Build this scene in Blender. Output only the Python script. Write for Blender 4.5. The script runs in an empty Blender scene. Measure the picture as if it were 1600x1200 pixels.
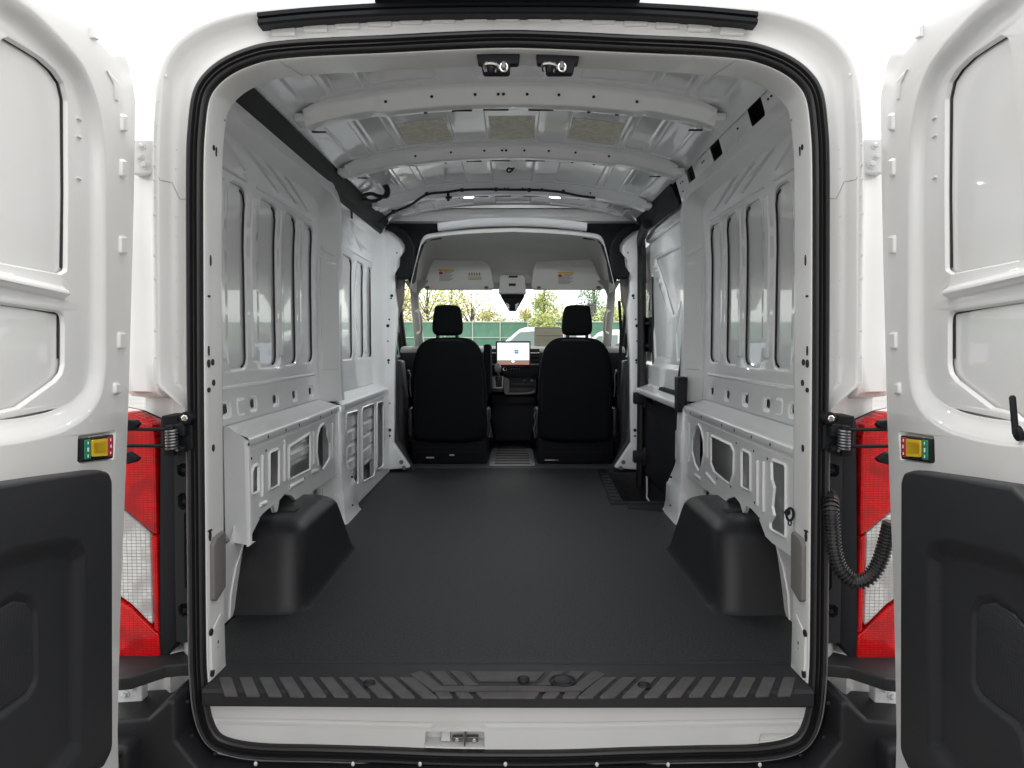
import bpy, bmesh, math, random
from mathutils import Vector as V, Matrix
from mathutils.geometry import tessellate_polygon

sc = bpy.context.scene
COL = sc.collection
PI = math.pi
random.seed(7)

# ------------------------------------------------------------------ camera
F = 1200.0
CX, CY, CZ = 0.019, 0.0, 1.558
CAM = V((CX, CY, CZ))
PITCH, YAW = math.atan(65 / 1200), 5 / 1200
cr = Matrix.Rotation(YAW, 3, 'Z') @ Matrix.Rotation(PI / 2 - PITCH, 3, 'X')
cd = bpy.data.cameras.new('camera')
cam = bpy.data.objects.new('camera', cd)
COL.objects.link(cam)
cam.location = CAM
cam.rotation_euler = (PI / 2 - PITCH, 0, YAW)
cd.sensor_width = 36
cd.lens = 27
cd.clip_start = .05
cd.clip_end = 2000
sc.camera = cam

# ------------------------------------------------------------------ world, sun, exposure
SUN_EL, SUN_AZ = math.radians(62), math.radians(12)
w = bpy.data.worlds.new('World')
sc.world = w
w.use_nodes = True
nt = w.node_tree
bg = nt.nodes['Background']
sky = nt.nodes.new('ShaderNodeTexSky')
sky.sky_type = 'NISHITA'
sky.sun_disc = False
sky.sun_elevation = SUN_EL
sky.sun_rotation = SUN_AZ
sky.air_density = 1.0
sky.dust_density = 6.0
sky.ozone_density = 1.0
hs = nt.nodes.new('ShaderNodeHueSaturation')
hs.inputs['Saturation'].default_value = .10
nt.links.new(sky.outputs[0], hs.inputs['Color'])
ov = nt.nodes.new('ShaderNodeMix')
ov.data_type = 'RGBA'
ov.inputs[0].default_value = .82
ov.inputs[7].default_value = (3.38, 3.36, 3.32, 1)
nt.links.new(hs.outputs[0], ov.inputs[6])
nt.links.new(ov.outputs[2], bg.inputs['Color'])
bg.inputs['Strength'].default_value = .15
sl = bpy.data.lights.new('sun', 'SUN')
sl.energy = .5
sl.angle = math.radians(60)
sl.color = (1, .97, .93)
so = bpy.data.objects.new('sun', sl)
COL.objects.link(so)
sdir = V((math.sin(SUN_AZ) * math.cos(SUN_EL), math.cos(SUN_AZ) * math.cos(SUN_EL), math.sin(SUN_EL)))
so.rotation_euler = sdir.to_track_quat('Z', 'Y').to_euler()
so.location = (0, -5, 20)
vs = sc.view_settings
vs.view_transform = 'Standard'
vs.look = 'None'
vs.gamma = 1
vs.use_curve_mapping = False
vs.exposure = 2.2
sc.render.engine = 'CYCLES'
cy = sc.cycles
cy.max_bounces = 14
cy.diffuse_bounces = 8
cy.glossy_bounces = 5
cy.transparent_max_bounces = 12
cy.transmission_bounces = 6
cy.use_denoising = True
cy.sample_clamp_indirect = 8
cy.caustics_reflective = False
cy.caustics_refractive = False

# ------------------------------------------------------------------ pixel <-> place helpers (each point lands on its own real plane)
def ray(px, py):
    return cr @ V(((px - 800) / F, -(py - 600) / F, -1))
def atY(px, py, Y):
    d = ray(px, py)
    return CAM + d * (Y / d.y)
def atX(px, py, X):
    d = ray(px, py)
    return CAM + d * ((X - CX) / d.x)
def atZ(px, py, zr):
    d = ray(px, py)
    return CAM + d * (zr / d.z)
def oy(L, Y):
    return [(p.x, p.z - CZ) for p in (atY(a, b, Y) for a, b in L)]
def ox(L, X):
    return [(p.y, p.z - CZ) for p in (atX(a, b, X) for a, b in L)]
def oz(L, zr):
    return [(p.x, p.y) for p in (atZ(a, b, zr) for a, b in L)]
def my(Y):
    return lambda x, z, w: V((x, Y + w, CZ + z))
def mx(X, s=1):
    return lambda y, z, w: V((s * (X + w), y, CZ + z))
def mz(zr):
    return lambda x, y, w: V((x, y, CZ + zr - w))

# ------------------------------------------------------------------ 2D helpers
def ccw(P):
    P = [tuple(p[:2]) for p in P]
    a = sum(P[i - 1][0] * P[i][1] - P[i][0] * P[i - 1][1] for i in range(len(P)))
    return P if a > 0 else P[::-1]
def rpoly(P, r, n=4):
    out = []
    P = ccw(P)
    m = len(P)
    for i in range(m):
        rr = r[i % len(r)] if isinstance(r, (list, tuple)) else r
        a, b, c = V(P[i - 1]), V(P[i]), V(P[(i + 1) % m])
        u, v = a - b, c - b
        lu, lv = u.length, v.length
        if rr <= 0 or lu < 1e-6 or lv < 1e-6:
            out.append(tuple(b))
            continue
        u /= lu
        v /= lv
        cosx = max(-1, min(1, u.dot(v)))
        ang = math.acos(cosx)
        if ang > PI - .05:
            out.append(tuple(b))
            continue
        t = min(rr / math.tan(ang / 2), lu * .46, lv * .46)
        p0, p1 = b + u * t, b + v * t
        for k in range(n + 1):
            s = k / n
            out.append(tuple(p0 * (1 - s) ** 2 + b * 2 * s * (1 - s) + p1 * s * s))
    return out
def rect(x0, x1, y0, y1, r=.0, n=4):
    P = [(x0, y0), (x1, y0), (x1, y1), (x0, y1)]
    return rpoly(P, r, n) if r > 0 else P
def ell(cx, cy, a, b, n=16):
    return [(cx + a * math.cos(2 * PI * k / n), cy + b * math.sin(2 * PI * k / n)) for k in range(n)]
def offs(P, d):
    P = ccw(P)
    m = len(P)
    out = []
    for i in range(m):
        a, b, c = V(P[i - 1]), V(P[i]), V(P[(i + 1) % m])
        e1, e2 = (b - a), (c - b)
        if e1.length < 1e-9 or e2.length < 1e-9:
            e1 = e2 = (c - a)
        e1.normalize()
        e2.normalize()
        n1, n2 = V((e1.y, -e1.x)), V((e2.y, -e2.x))
        nn = n1 + n2
        if nn.length < 1e-6:
            nn = n1
        nn.normalize()
        k = 1 / max(.5, nn.dot(n1))
        out.append(tuple(b + nn * d * k))
    return out
def dense(P, st):
    out = []
    for i in range(len(P)):
        a, b = V(P[i]), V(P[(i + 1) % len(P)])
        n = max(1, int((b - a).length / st + .5))
        out += [tuple(a.lerp(b, k / n)) for k in range(n)]
    return out
def crom(P, n=6, closed=True):
    P = [V(p) for p in P]
    m = len(P)
    out = []
    for i in range(m if closed else m - 1):
        g = (lambda k: P[k % m]) if closed else (lambda k: P[max(0, min(m - 1, k))])
        p0, p1, p2, p3 = g(i - 1), g(i), g(i + 1), g(i + 2)
        for k in range(n):
            t = k / n
            out.append(.5 * ((2 * p1) + (p2 - p0) * t + (2 * p0 - 5 * p1 + 4 * p2 - p3) * t * t + (3 * p1 - p0 - 3 * p2 + p3) * t ** 3))
    if not closed:
        out.append(P[-1])
    return out
def Ft(o, d, w=.01, open=False, n=3, sub=None, lip=.012):
    return dict(o=ccw(o), d=d, w=w, open=open, n=n, sub=sub, lip=lip)

DEBUG = False
def inside(P, p):
    x, y = p[0], p[1]
    c = False
    for i in range(len(P)):
        (x0, y0), (x1, y1) = P[i - 1], P[i]
        if (y0 > y) != (y1 > y) and x < (x1 - x0) * (y - y0) / (y1 - y0) + x0:
            c = not c
    return c

# ------------------------------------------------------------------ mesh builder
class M:
    def __init__(s):
        s.v, s.f = [], []
        s.pressed = False
    def add(s, vs, fs):
        b = len(s.v)
        s.v += [V(p) for p in vs]
        s.f += [tuple(i + b for i in f) for f in fs]
        return s
    def loft(s, rings, closed=True, cap0=False, cap1=False):
        n = len(rings[0])
        vs = [p for r in rings for p in r]
        fs = []
        for j in range(len(rings) - 1):
            for i in range(n if closed else n - 1):
                k = (i + 1) % n
                fs.append((j * n + i, j * n + k, (j + 1) * n + k, (j + 1) * n + i))
        s.add(vs, fs)
        if cap0:
            s.cap(rings[0])
        if cap1:
            s.cap(rings[-1])
        return s
    def cap(s, ring):
        ring = [V(p) for p in ring]
        s.add(ring, tessellate_polygon([ring]))
        return s
    def box(s, c, d, r=0, seg=2, rot=None):
        bm = bmesh.new()
        bmesh.ops.create_cube(bm, size=1)
        for v in bm.verts:
            v.co = V((v.co.x * d[0], v.co.y * d[1], v.co.z * d[2]))
        if r > 0:
            bmesh.ops.bevel(bm, geom=bm.edges[:], offset=min(r, min(d) * .45), segments=seg, affect='EDGES', profile=.5)
        Rm = rot if rot is not None else Matrix.Identity(3)
        bm.verts.index_update()
        s.add([Rm @ v.co + V(c) for v in bm.verts], [[v.index for v in f.verts] for f in bm.faces])
        bm.free()
        return s
    def tube(s, P, r, n=8, caps=True):
        P = [V(p) for p in P]
        rs = r if isinstance(r, (list, tuple)) else [r] * len(P)
        t = (P[1] - P[0]).normalized()
        a = t.orthogonal().normalized()
        rings = []
        for i, p in enumerate(P):
            t2 = (P[min(i + 1, len(P) - 1)] - P[max(i - 1, 0)])
            t2 = t2.normalized() if t2.length > 1e-9 else t
            a = (a - t2 * a.dot(t2)).normalized()
            b = t2.cross(a)
            rings.append([p + (a * math.cos(2 * PI * k / n) + b * math.sin(2 * PI * k / n)) * rs[i] for k in range(n)])
            t = t2
        return s.loft(rings, True, caps, caps)
    def ball(s, c, d, n=10, rot=None):
        rings = []
        for j in range(1, n):
            ph = PI * j / n
            ring = []
            for k in range(2 * n):
                a = PI * k / n
                p = V((d[0] * math.sin(ph) * math.cos(a), d[1] * math.sin(ph) * math.sin(a), d[2] * math.cos(ph)))
                ring.append(V(c) + (rot @ p if rot is not None else p))
            rings.append(ring)
        return s.loft(rings, True, True, True)
    def prism(s, o, mp, d0, d1, r=0, seg=3, backr=False):
        o = ccw(o)
        rings = []
        if r > 0:
            rings = [[mp(x, y, d0 + r * (1 - math.cos(PI / 2 * k / seg))) for x, y in offs(o, -r * (1 - math.sin(PI / 2 * k / seg)))] for k in range(seg + 1)]
        else:
            rings.append([mp(x, y, d0) for x, y in o])
        if backr and r > 0:
            rings += [[mp(x, y, d1 - r * (1 - math.sin(PI / 2 * k / seg))) for x, y in offs(o, -r * (1 - math.cos(PI / 2 * k / seg)))] for k in range(seg + 1)]
        else:
            rings.append([mp(x, y, d1) for x, y in o])
        return s.loft(rings, True, True, True)
    def flat(s, loops, mp, w0=0, uc=(), vc=()):
        P = [p for l in loops for p in l]
        tris = tessellate_polygon([[V((x, y, 0)) for x, y in l] for l in loops])
        if not uc and not vc:
            return s.add([mp(x, y, w0) for x, y in P], tris)
        bm = bmesh.new()
        vv = [bm.verts.new((x, y, 0)) for x, y in P]
        for t in tris:
            try:
                bm.faces.new([vv[i] for i in t])
            except ValueError:
                pass
        for c in uc:
            bmesh.ops.bisect_plane(bm, geom=bm.verts[:] + bm.edges[:] + bm.faces[:], plane_co=(c, 0, 0), plane_no=(1, 0, 0))
        for c in vc:
            bmesh.ops.bisect_plane(bm, geom=bm.verts[:] + bm.edges[:] + bm.faces[:], plane_co=(0, c, 0), plane_no=(0, 1, 0))
        bm.verts.index_update()
        s.add([mp(v.co.x, v.co.y, w0) for v in bm.verts], [[v.index for v in f.verts] for f in bm.faces])
        bm.free()
        return s
    def press(s, outer, feats, mp, w0=0, uc=(), vc=(), rim=None, st=None):
        s.pressed = True
        outer = ccw(outer)
        keep = []
        for f in feats:                      # only cut-outs that lie inside the sheet and clear of one another
            q = f['o']
            if all(inside(outer, p) for p in q) and not any(any(inside(k['o'], p) for p in q) or any(inside(q, p) for p in k['o']) for k in keep):
                keep.append(f)
            elif DEBUG:
                print('DROP', [tuple(round(c, 3) for c in p) for p in q[:3]], f['d'])
        feats = keep
        if st:
            outer = dense(outer, st)
            for f in feats:
                f['o'] = dense(f['o'], st)
        s.flat([outer] + [f['o'] for f in feats], mp, w0, uc, vc)
        for f in feats:
            rings = []
            for k in range(f['n'] + 1):
                t = k / f['n']
                e = (1 - math.cos(PI * t)) / 2
                rings.append([mp(x, y, w0 + f['d'] * e) for x, y in offs(f['o'], -f['w'] * t)])
            inner = offs(f['o'], -f['w'])
            if f['open']:
                rings.append([mp(x, y, w0 + f['d'] + f['lip']) for x, y in inner])
                s.loft(rings)
            else:
                s.loft(rings)
                s.press(inner, f['sub'] or [], mp, w0 + f['d'], uc, vc)
        if rim:
            rw, rd, n = rim
            rings = [[mp(x, y, w0 + rd * (1 - math.cos(PI / 2 * k / n))) for x, y in offs(outer, rw * math.sin(PI / 2 * k / n))] for k in range(n + 1)]
            s.loft(rings)
        return s
    def mir(s):
        m = M()
        m.v = [V((-p.x, p.y, p.z)) for p in s.v]
        m.f = [tuple(reversed(f)) for f in s.f]
        m.pressed = s.pressed
        return m
    def mesh(s, name, m, ang=38, flat=False):
        me = bpy.data.meshes.new(name)
        me.from_pydata([tuple(p) for p in s.v], [], [f for f in s.f if len(set(f)) > 2])
        bm = bmesh.new()
        bm.from_mesh(me)
        bmesh.ops.remove_doubles(bm, verts=bm.verts[:], dist=2e-5)
        bmesh.ops.recalc_face_normals(bm, faces=bm.faces[:])
        for f in bm.faces:
            f.smooth = not flat
        bm.to_mesh(me)
        bm.free()
        if not flat:
            me.set_sharp_from_angle(angle=math.radians(ang))
        me.materials.append(m)
        return me
    def build(s, name, m, parent=None, label=None, ang=38, wn=None, flat=False, kind=None):
        o = bpy.data.objects.new(name, s.mesh(name, m, ang, flat))
        COL.objects.link(o)
        if parent is not None:
            o.parent = parent
            o.matrix_parent_inverse = world_of(parent).inverted()
        if label:
            o['label'] = label
        if kind:
            o['kind'] = kind
        if wn or (wn is None and s.pressed):
            md = o.modifiers.new('weighted normals', 'WEIGHTED_NORMAL')
            md.keep_sharp = True
            md.weight = 60
        return o
def world_of(o):
    if o.parent is None:
        return Matrix.LocRotScale(o.location, o.rotation_euler, o.scale)
    return world_of(o.parent) @ o.matrix_parent_inverse @ Matrix.LocRotScale(o.location, o.rotation_euler, o.scale)
def thing(name, label, cat, loc=(0, 0, 0), group=None):
    o = bpy.data.objects.new(name, None)
    COL.objects.link(o)
    o.location = loc
    o.empty_display_size = .2
    o['label'] = label
    o['category'] = cat
    if group:
        o['group'] = group
    return o
def both(name, mb, m, parent, **k):
    return mb.build(name, m, parent, **k), mb.mir().build(name, m, parent, **k)
def copy_of(o, parent, loc=None):
    c = o.copy()
    COL.objects.link(c)
    c.parent = parent
    if loc is not None:
        c.location = loc
    return c

# ------------------------------------------------------------------ materials
def mat(name, c, rough=.5, metal=0, coat=0, crough=.05, spec=.5, bump=None, var=None, emit=None, sheen=0):
    m = bpy.data.materials.new(name)
    m.use_nodes = True
    t = m.node_tree
    b = t.nodes['Principled BSDF']
    b.inputs['Base Color'].default_value = (*c, 1)
    b.inputs['Roughness'].default_value = rough
    b.inputs['Metallic'].default_value = metal
    b.inputs['Coat Weight'].default_value = coat
    b.inputs['Coat Roughness'].default_value = crough
    b.inputs['Specular IOR Level'].default_value = spec
    b.inputs['Sheen Weight'].default_value = sheen
    tc = t.nodes.new('ShaderNodeTexCoord')
    if var:
        c2, scale, lo, hi = var
        n = t.nodes.new('ShaderNodeTexNoise')
        n.inputs['Scale'].default_value = scale
        n.inputs['Detail'].default_value = 4
        t.links.new(tc.outputs['Object'], n.inputs['Vector'])
        mr = t.nodes.new('ShaderNodeMapRange')
        mr.inputs['From Min'].default_value = lo
        mr.inputs['From Max'].default_value = hi
        t.links.new(n.outputs[0], mr.inputs[0])
        mi = t.nodes.new('ShaderNodeMix')
        mi.data_type = 'RGBA'
        mi.inputs[6].default_value = (*c, 1)
        mi.inputs[7].default_value = (*c2, 1)
        t.links.new(mr.outputs[0], mi.inputs[0])
        t.links.new(mi.outputs[2], b.inputs['Base Color'])
    if bump:
        bp = None
        for sc_, st_, *q in (bump if isinstance(bump, list) else [bump]):
            n = t.nodes.new('ShaderNodeTexNoise')
            n.inputs['Scale'].default_value = sc_
            n.inputs['Detail'].default_value = 3
            t.links.new(tc.outputs['Object'], n.inputs['Vector'])
            nb = t.nodes.new('ShaderNodeBump')
            nb.inputs['Strength'].default_value = st_
            nb.inputs['Distance'].default_value = q[0] if q else .001
            t.links.new(n.outputs[0], nb.inputs['Height'])
            if bp:
                t.links.new(bp.outputs[0], nb.inputs['Normal'])
            bp = nb
        t.links.new(bp.outputs[0], b.inputs['Normal'])
    if emit:
        b.inputs['Emission Color'].default_value = (*emit[0], 1)
        b.inputs['Emission Strength'].default_value = emit[1]
    return m

WHITE = mat('white paint', (.655, .655, .648), .30, coat=.4, crough=.03, bump=[(35, .05, .0006), (7, .12, .003)], var=((.615, .61, .595), 2.5, .45, .72))  # outside copy of the van paint, darkened against the brighter daylight
INNER = mat('white paint lightened inside', (.86, .87, .872), .3, coat=.7, crough=.03, bump=[(28, .08, .0008)], var=((.82, .835, .84), 6, .35, .7))  # same van paint as outside, lightened to offset the dim interior
SKIN = mat('inner face of outer skin', (.78, .79, .785), .24, coat=.7, crough=.03, bump=[(5, .25, .003)])
ROOFM = mat('inner face of roof skin', (.84, .855, .87), .16, coat=.9, crough=.03, bump=[(4, .25, .003), (60, .05, .0005)])
BLACK = mat('black grained plastic', (.0100, .0107, .012), .55, spec=.35, bump=(900, .35, .0006))
TRIM = mat('charcoal grained trim', (.0110, .0118, .0135), .55, spec=.35, bump=[(700, .5, .0008)], var=((.0150, .0158, .0172), 300, .4, .65))
DARK = mat('deep black plastic', (.0055, .0068, .009), .6, spec=.25, bump=(500, .3, .0006))
RUBBER = mat('black rubber', (.0095, .0095, .0105), .42, bump=(300, .15, .0004))
VINYL = mat('black vinyl floor', (.0042, .0050, .0058), .58, spec=.38, bump=[(180, 1.0, .003), (4, .15, .004)], var=((.040, .043, .045), 190, .47, .63))
PADG = mat('worn grey rubber', (.072, .070, .070), .75, spec=.25, bump=(500, .3, .0005), var=((.062, .060, .060), 20, .4, .6))
ARCH = mat('black textured cover', (.0100, .0107, .012), .45, spec=.4, bump=[(700, .5, .0009)])
FABRIC = mat('black seat fabric', (.0032, .0040, .0055), .9, spec=.15, bump=(1200, .5, .0008))
HEADL = mat('grey headliner', (.76, .76, .73), .95, spec=.2, bump=(700, .4, .0008))
PILT = mat('pale grey pillar trim', (.66, .65, .62), .75, bump=(600, .3, .0006))
TAUPE = mat('taupe plastic', (.155, .145, .138), .55, bump=(500, .2, .0005))
DASHM = mat('dark grey dashboard', (.035, .037, .04), .55, bump=(700, .4, .0006))
SILV = mat('satin silver trim', (.42, .42, .42), .35, metal=.7)
GALV = mat('painted hinge steel', (.62, .63, .63), .35, coat=.3, bump=(60, .1, .0006))
CHROME = mat('bright steel', (.75, .72, .68), .18, metal=1, bump=(80, .1, .0004))
STEEL = mat('dark steel', (.16, .16, .165), .35, metal=.9)
YEL = mat('yellow plastic', (.72, .47, .02), .4)
GRN = mat('green label', (.01, .20, .11), .45)
REDL = mat('crimson label', (.42, .02, .04), .45)
WPRINT = mat('white print', (.8, .8, .8), .6)
KPRINT = mat('grey print', (.22, .22, .22), .7)
OPRINT = mat('amber print', (.75, .45, .04), .6)
PAPER = mat('white paper label', (.74, .73, .70), .7)
PADM = mat('tan damping pad', (.78, .76, .66), .7, bump=(60, .4, .002), var=((.62, .59, .48), 45, .4, .62))
CREAM = mat('cream paper', (.70, .66, .50), .8)
LAMP = mat('lit lamp lens', (.9, .88, .8), .3, emit=((.95, .98, 1), 105))
GASKET = mat('black mastic', (.008, .008, .009), .6)  # also colours the hole and slot discs that imitate inner shade

def lens_mat(name, c, line, bw, bh, rough, dark, lo, hi):
    m = mat(name, c, rough, coat=.25, crough=.02, spec=.25)
    t = m.node_tree
    b = t.nodes['Principled BSDF']
    tc = t.nodes.new('ShaderNodeTexCoord')
    sx = t.nodes.new('ShaderNodeSeparateXYZ')
    t.links.new(tc.outputs['Object'], sx.inputs[0])
    cx = t.nodes.new('ShaderNodeCombineXYZ')
    t.links.new(sx.outputs['X'], cx.inputs['X'])
    t.links.new(sx.outputs['Z'], cx.inputs['Y'])
    k = t.nodes.new('ShaderNodeTexBrick')
    k.offset = 0
    k.inputs['Scale'].default_value = 1
    k.inputs['Brick Width'].default_value = bw
    k.inputs['Row Height'].default_value = bh
    k.inputs['Mortar Size'].default_value = .0007
    k.inputs['Mortar Smooth'].default_value = .5
    k.inputs['Color1'].default_value = (*c, 1)
    k.inputs['Color2'].default_value = tuple(x * .82 for x in c) + (1,)
    k.inputs['Mortar'].default_value = (*line, 1)
    t.links.new(cx.outputs[0], k.inputs['Vector'])
    n2 = t.nodes.new('ShaderNodeTexNoise')
    n2.inputs['Scale'].default_value = 14
    n2.inputs['Detail'].default_value = 1
    t.links.new(tc.outputs['Object'], n2.inputs['Vector'])
    mr = t.nodes.new('ShaderNodeMapRange')
    mr.inputs['From Min'].default_value = lo
    mr.inputs['From Max'].default_value = hi
    t.links.new(n2.outputs[0], mr.inputs[0])
    mi = t.nodes.new('ShaderNodeMix')
    mi.data_type = 'RGBA'
    mi.inputs[7].default_value = (*dark, 1)
    t.links.new(k.outputs['Color'], mi.inputs[6])
    t.links.new(mr.outputs[0], mi.inputs[0])
    t.links.new(mi.outputs[2], b.inputs['Base Color'])
    n = t.nodes.new('ShaderNodeBump')
    n.inputs['Strength'].default_value = .8
    n.inputs['Distance'].default_value = .0015
    n.invert = True
    t.links.new(k.outputs['Fac'], n.inputs['Height'])
    t.links.new(n.outputs[0], b.inputs['Normal'])
    return m
REDLENS = lens_mat('red faceted lens', (.62, .003, .005), (.28, .002, .004), .011, .006, .12, (.34, .003, .005), .50, .64)
CLEARLENS = lens_mat('clear faceted lens', (.62, .62, .60), (.22, .22, .22), .012, .0085, .08, (.36, .35, .34), .46, .62)

def glass(name, tint, refl):
    m = bpy.data.materials.new(name)
    m.use_nodes = True
    t = m.node_tree
    t.nodes.remove(t.nodes['Principled BSDF'])
    out = t.nodes['Material Output']
    tr = t.nodes.new('ShaderNodeBsdfTransparent')
    tr.inputs[0].default_value = (*tint, 1)
    gl = t.nodes.new('ShaderNodeBsdfGlossy')
    gl.inputs['Roughness'].default_value = .02
    fr = t.nodes.new('ShaderNodeLayerWeight')
    ma = t.nodes.new('ShaderNodeMath')
    ma.operation = 'POWER'
    ma.inputs[1].default_value = 4
    ma2 = t.nodes.new('ShaderNodeMath')
    ma2.operation = 'MULTIPLY_ADD'
    ma2.inputs[1].default_value = refl
    ma2.inputs[2].default_value = .03
    t.links.new(fr.outputs['Facing'], ma.inputs[0])
    t.links.new(ma.outputs[0], ma2.inputs[0])
    mi = t.nodes.new('ShaderNodeMixShader')
    t.links.new(ma2.outputs[0], mi.inputs[0])
    t.links.new(tr.outputs[0], mi.inputs[1])
    t.links.new(gl.outputs[0], mi.inputs[2])
    t.links.new(mi.outputs[0], out.inputs[0])
    return m
GLASS = glass('clear window glass', (.90, .95, .92), .8)
SEAM = mat('grey seam sealer', (.40, .40, .39), .6)
def dust(m, c, scale, lo, hi, amt):
    t = m.node_tree
    b = t.nodes['Principled BSDF']
    src = b.inputs['Base Color'].links[0].from_socket
    tc = t.nodes.new('ShaderNodeTexCoord')
    n = t.nodes.new('ShaderNodeTexNoise')
    n.inputs['Scale'].default_value = scale
    n.inputs['Detail'].default_value = 8
    n.inputs['Roughness'].default_value = .7
    t.links.new(tc.outputs['Object'], n.inputs['Vector'])
    mr = t.nodes.new('ShaderNodeMapRange')
    mr.inputs['From Min'].default_value = lo
    mr.inputs['From Max'].default_value = hi
    mr.inputs['To Max'].default_value = amt
    t.links.new(n.outputs[0], mr.inputs[0])
    mi = t.nodes.new('ShaderNodeMix')
    mi.data_type = 'RGBA'
    mi.inputs[7].default_value = (*c, 1)
    t.links.new(src, mi.inputs[6])
    t.links.new(mr.outputs[0], mi.inputs[0])
    t.links.new(mi.outputs[2], b.inputs['Base Color'])
dust(VINYL, (.022, .023, .023), 1.6, .42, .75, .4)
dust(PADG, (.085, .083, .08), 9, .48, .7, .6)
# ================================================================== VAN
van = thing('cargo_van', 'white cargo van seen from behind with both rear doors open and an empty cargo bay', 'van', (0, 4.0, 0))
FLZ = -.858
Y0 = 1.87

# ---- rear opening: jamb, flange, rubber seal
half = [(793, 49), (700, 52), (600, 57), (500, 61.5), (440, 66), (400, 72.5), (355, 90), (322, 115), (303, 147), (295.5, 200), (293, 260), (293, 400),
        (294, 600), (296, 800), (298, 1000), (300, 1060), (305, 1110), (317, 1148), (342, 1172), (400, 1184), (500, 1187), (600, 1190), (700, 1194), (793, 1195)]
hp = oy(half, Y0)
loop = hp + [(-x, z) for x, z in hp[-2:0:-1]]
loop = [(p.x, p.y) for p in crom(loop, 5)]
loop = ccw(loop)
def fring(n, y, pinch=1):
    if n < 0:
        out = []
        for (x0, z0), (x, z) in zip(loop, offs(loop, -n)):
            c = 2 * abs((x - x0) * (z - z0)) / max(1e-9, n * n) if z0 > 0 else 0
            k = 1 + .30 * min(1, c) ** 1.5
            f = k * (max(.10, min(1, (z0 + .16) / .03)) if y <= .06 else 1)   # the lip stops above the black corner trim
            out.append(V((x0 + (x - x0) * f, Y0 + y, CZ + z0 + (z - z0) * f)))
        return out
    if True:
        return [V((x, Y0 + y, CZ + z)) for x, z in offs(loop, -n)]
prof = [(-.20, .60), (-.16, .34), (-.095, .13), (-.093, .03), (-.090, .012), (-.083, .002), (-.074, .000), (-.068, .004), (-.060, .018), (-.050, .030),
        (-.034, .036), (-.016, .032), (-.008, .022), (-.004, .013), (0, .011), (.034, .011), (.037, .014), (.039, .03), (.0415, .105), (.0415, .112), (.039, .116), (.033, .118), (-.03, .122), (-.12, .26)]
mb = M()
mb.loft([fring(n, y) for n, y in prof])
mb.pressed = True
# pressed tabs along the top of the jamb
for i in range(-7, 8):
    x = i * .0775
    zt = .772 - .035 * (x / .55) ** 2 - .006
    mb.prism(rect(x - .030, x + .030, zt + .008, zt + .030, .007), my(Y0), .0265, .045, .005)
frame = mb.build('rear_frame', WHITE, van, ang=50)
sp = [(-.001, .014), (-.003, .004), (-.001, -.007), (.004, -.012), (.009, -.011), (.0115, -.002), (.0135, -.001), (.016, -.009), (.019, -.010), (.0215, -.001), (.0235, 0), (.0255, -.008),
      (.030, -.007), (.0335, .002), (.0345, .014)]
mb = M()
mb.loft([fring(n, y) for n, y in sp])
def fx(z):
    b_ = min(((abs(q[1] - z), q[0]) for q in loop if q[0] < 0 and -.93 < q[1] < .70))
    return b_[1] + .0395
seal = mb.build('door_seal', RUBBER, van, ang=60)

# seam sealer lines and spot welds on the jamb
def jamb_pt(zt, side, n, y):
    i = min(range(len(loop)), key=lambda k: abs(loop[k][1] - zt) + (9 if loop[k][0] * side < 0 else 0))
    q = offs(loop, -n)[i]
    return V((q[0], Y0 + y, CZ + q[1]))
for sd_ in (-1, 1):
    mb = M()
    mb.tube([jamb_pt(.335 + .012 * k_, sd_, n_, y_ - .0006) for k_, (n_, y_) in enumerate(((-.006, .021), (-.016, .032), (-.034, .036), (-.050, .030), (-.060, .018), (-.068, .004), (-.083, .002)))], .0011, 5)
    mb.build('seam', SEAM, frame)
    mb = M()
    for k_ in range(17):
        mb.ball(jamb_pt(.60 - .042 * k_, sd_, -.0775 - .003 * (k_ % 2), .0006), (.0038, .0012, .0038), 5)
    for k_ in range(14):
        mb.ball(jamb_pt(.52 - .048 * k_, sd_, -.042 - .012 * (k_ % 3 == 0), .0335), (.0034, .0014, .0034), 5)
    mb.build('spot_welds', WHITE, frame, kind='stuff')
for x in (-.555, -.60, .555, .60):
    if abs(x) < .58:
        mb = M()
        z_ = .712 - .045 * (abs(x) / .70) ** 3.2 + .01
        i = min(range(len(loop)), key=lambda k: abs(loop[k][0] - x) + (9 if loop[k][1] < 0 else 0))
        P_ = []
        for n_, y_ in ((.037, .016), (.039, .03), (.0413, .105), (.0415, .112)):
            q = offs(loop, -n_)[i]
            P_.append(V((q[0] - .06 * x * (y_ - .016) / .1, Y0 + y_, CZ + q[1] - .0004)))
        mb.tube(P_, .0009, 5)
        mb.build('seam', SEAM, frame)

# ---- outer shell: roof, sides and underside run forward to the cab
def sring(n, y):
    return fring(n, y)
mb = M()
mb.loft([fring(-.20, .60), fring(-.21, 1.2), fring(-.21, 3.2), fring(-.215, 4.05)])
mb.build('body_shell', WHITE, van, ang=50)

# ---- black trim and brake lamp over the opening
top = crom([(-.592, .766), (-.45, .779), (-.25, .789), (0, .792), (.25, .789), (.45, .779), (.592, .766)], 5, False)
mb = M()
pr = [(-.014, .03), (-.014, -.004), (-.010, -.010), (-.002, -.010), (0, -.004), (.002, -.004), (.004, -.012), (.013, -.012), (.016, -.006), (.016, .03)]
mb.loft([[V((p.x, Y0 + .0 + b, CZ + p.y + a)) for a, b in pr] for p in top], True, True, True)
mb.build('header_trim', DARK, van, ang=30)
mb = M()
mb.prism(rect(-.315, .315, .801, .845, .012), my(1.80), 0, .12, .01)
mb.build('brake_lamp', DARK, van)

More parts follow.
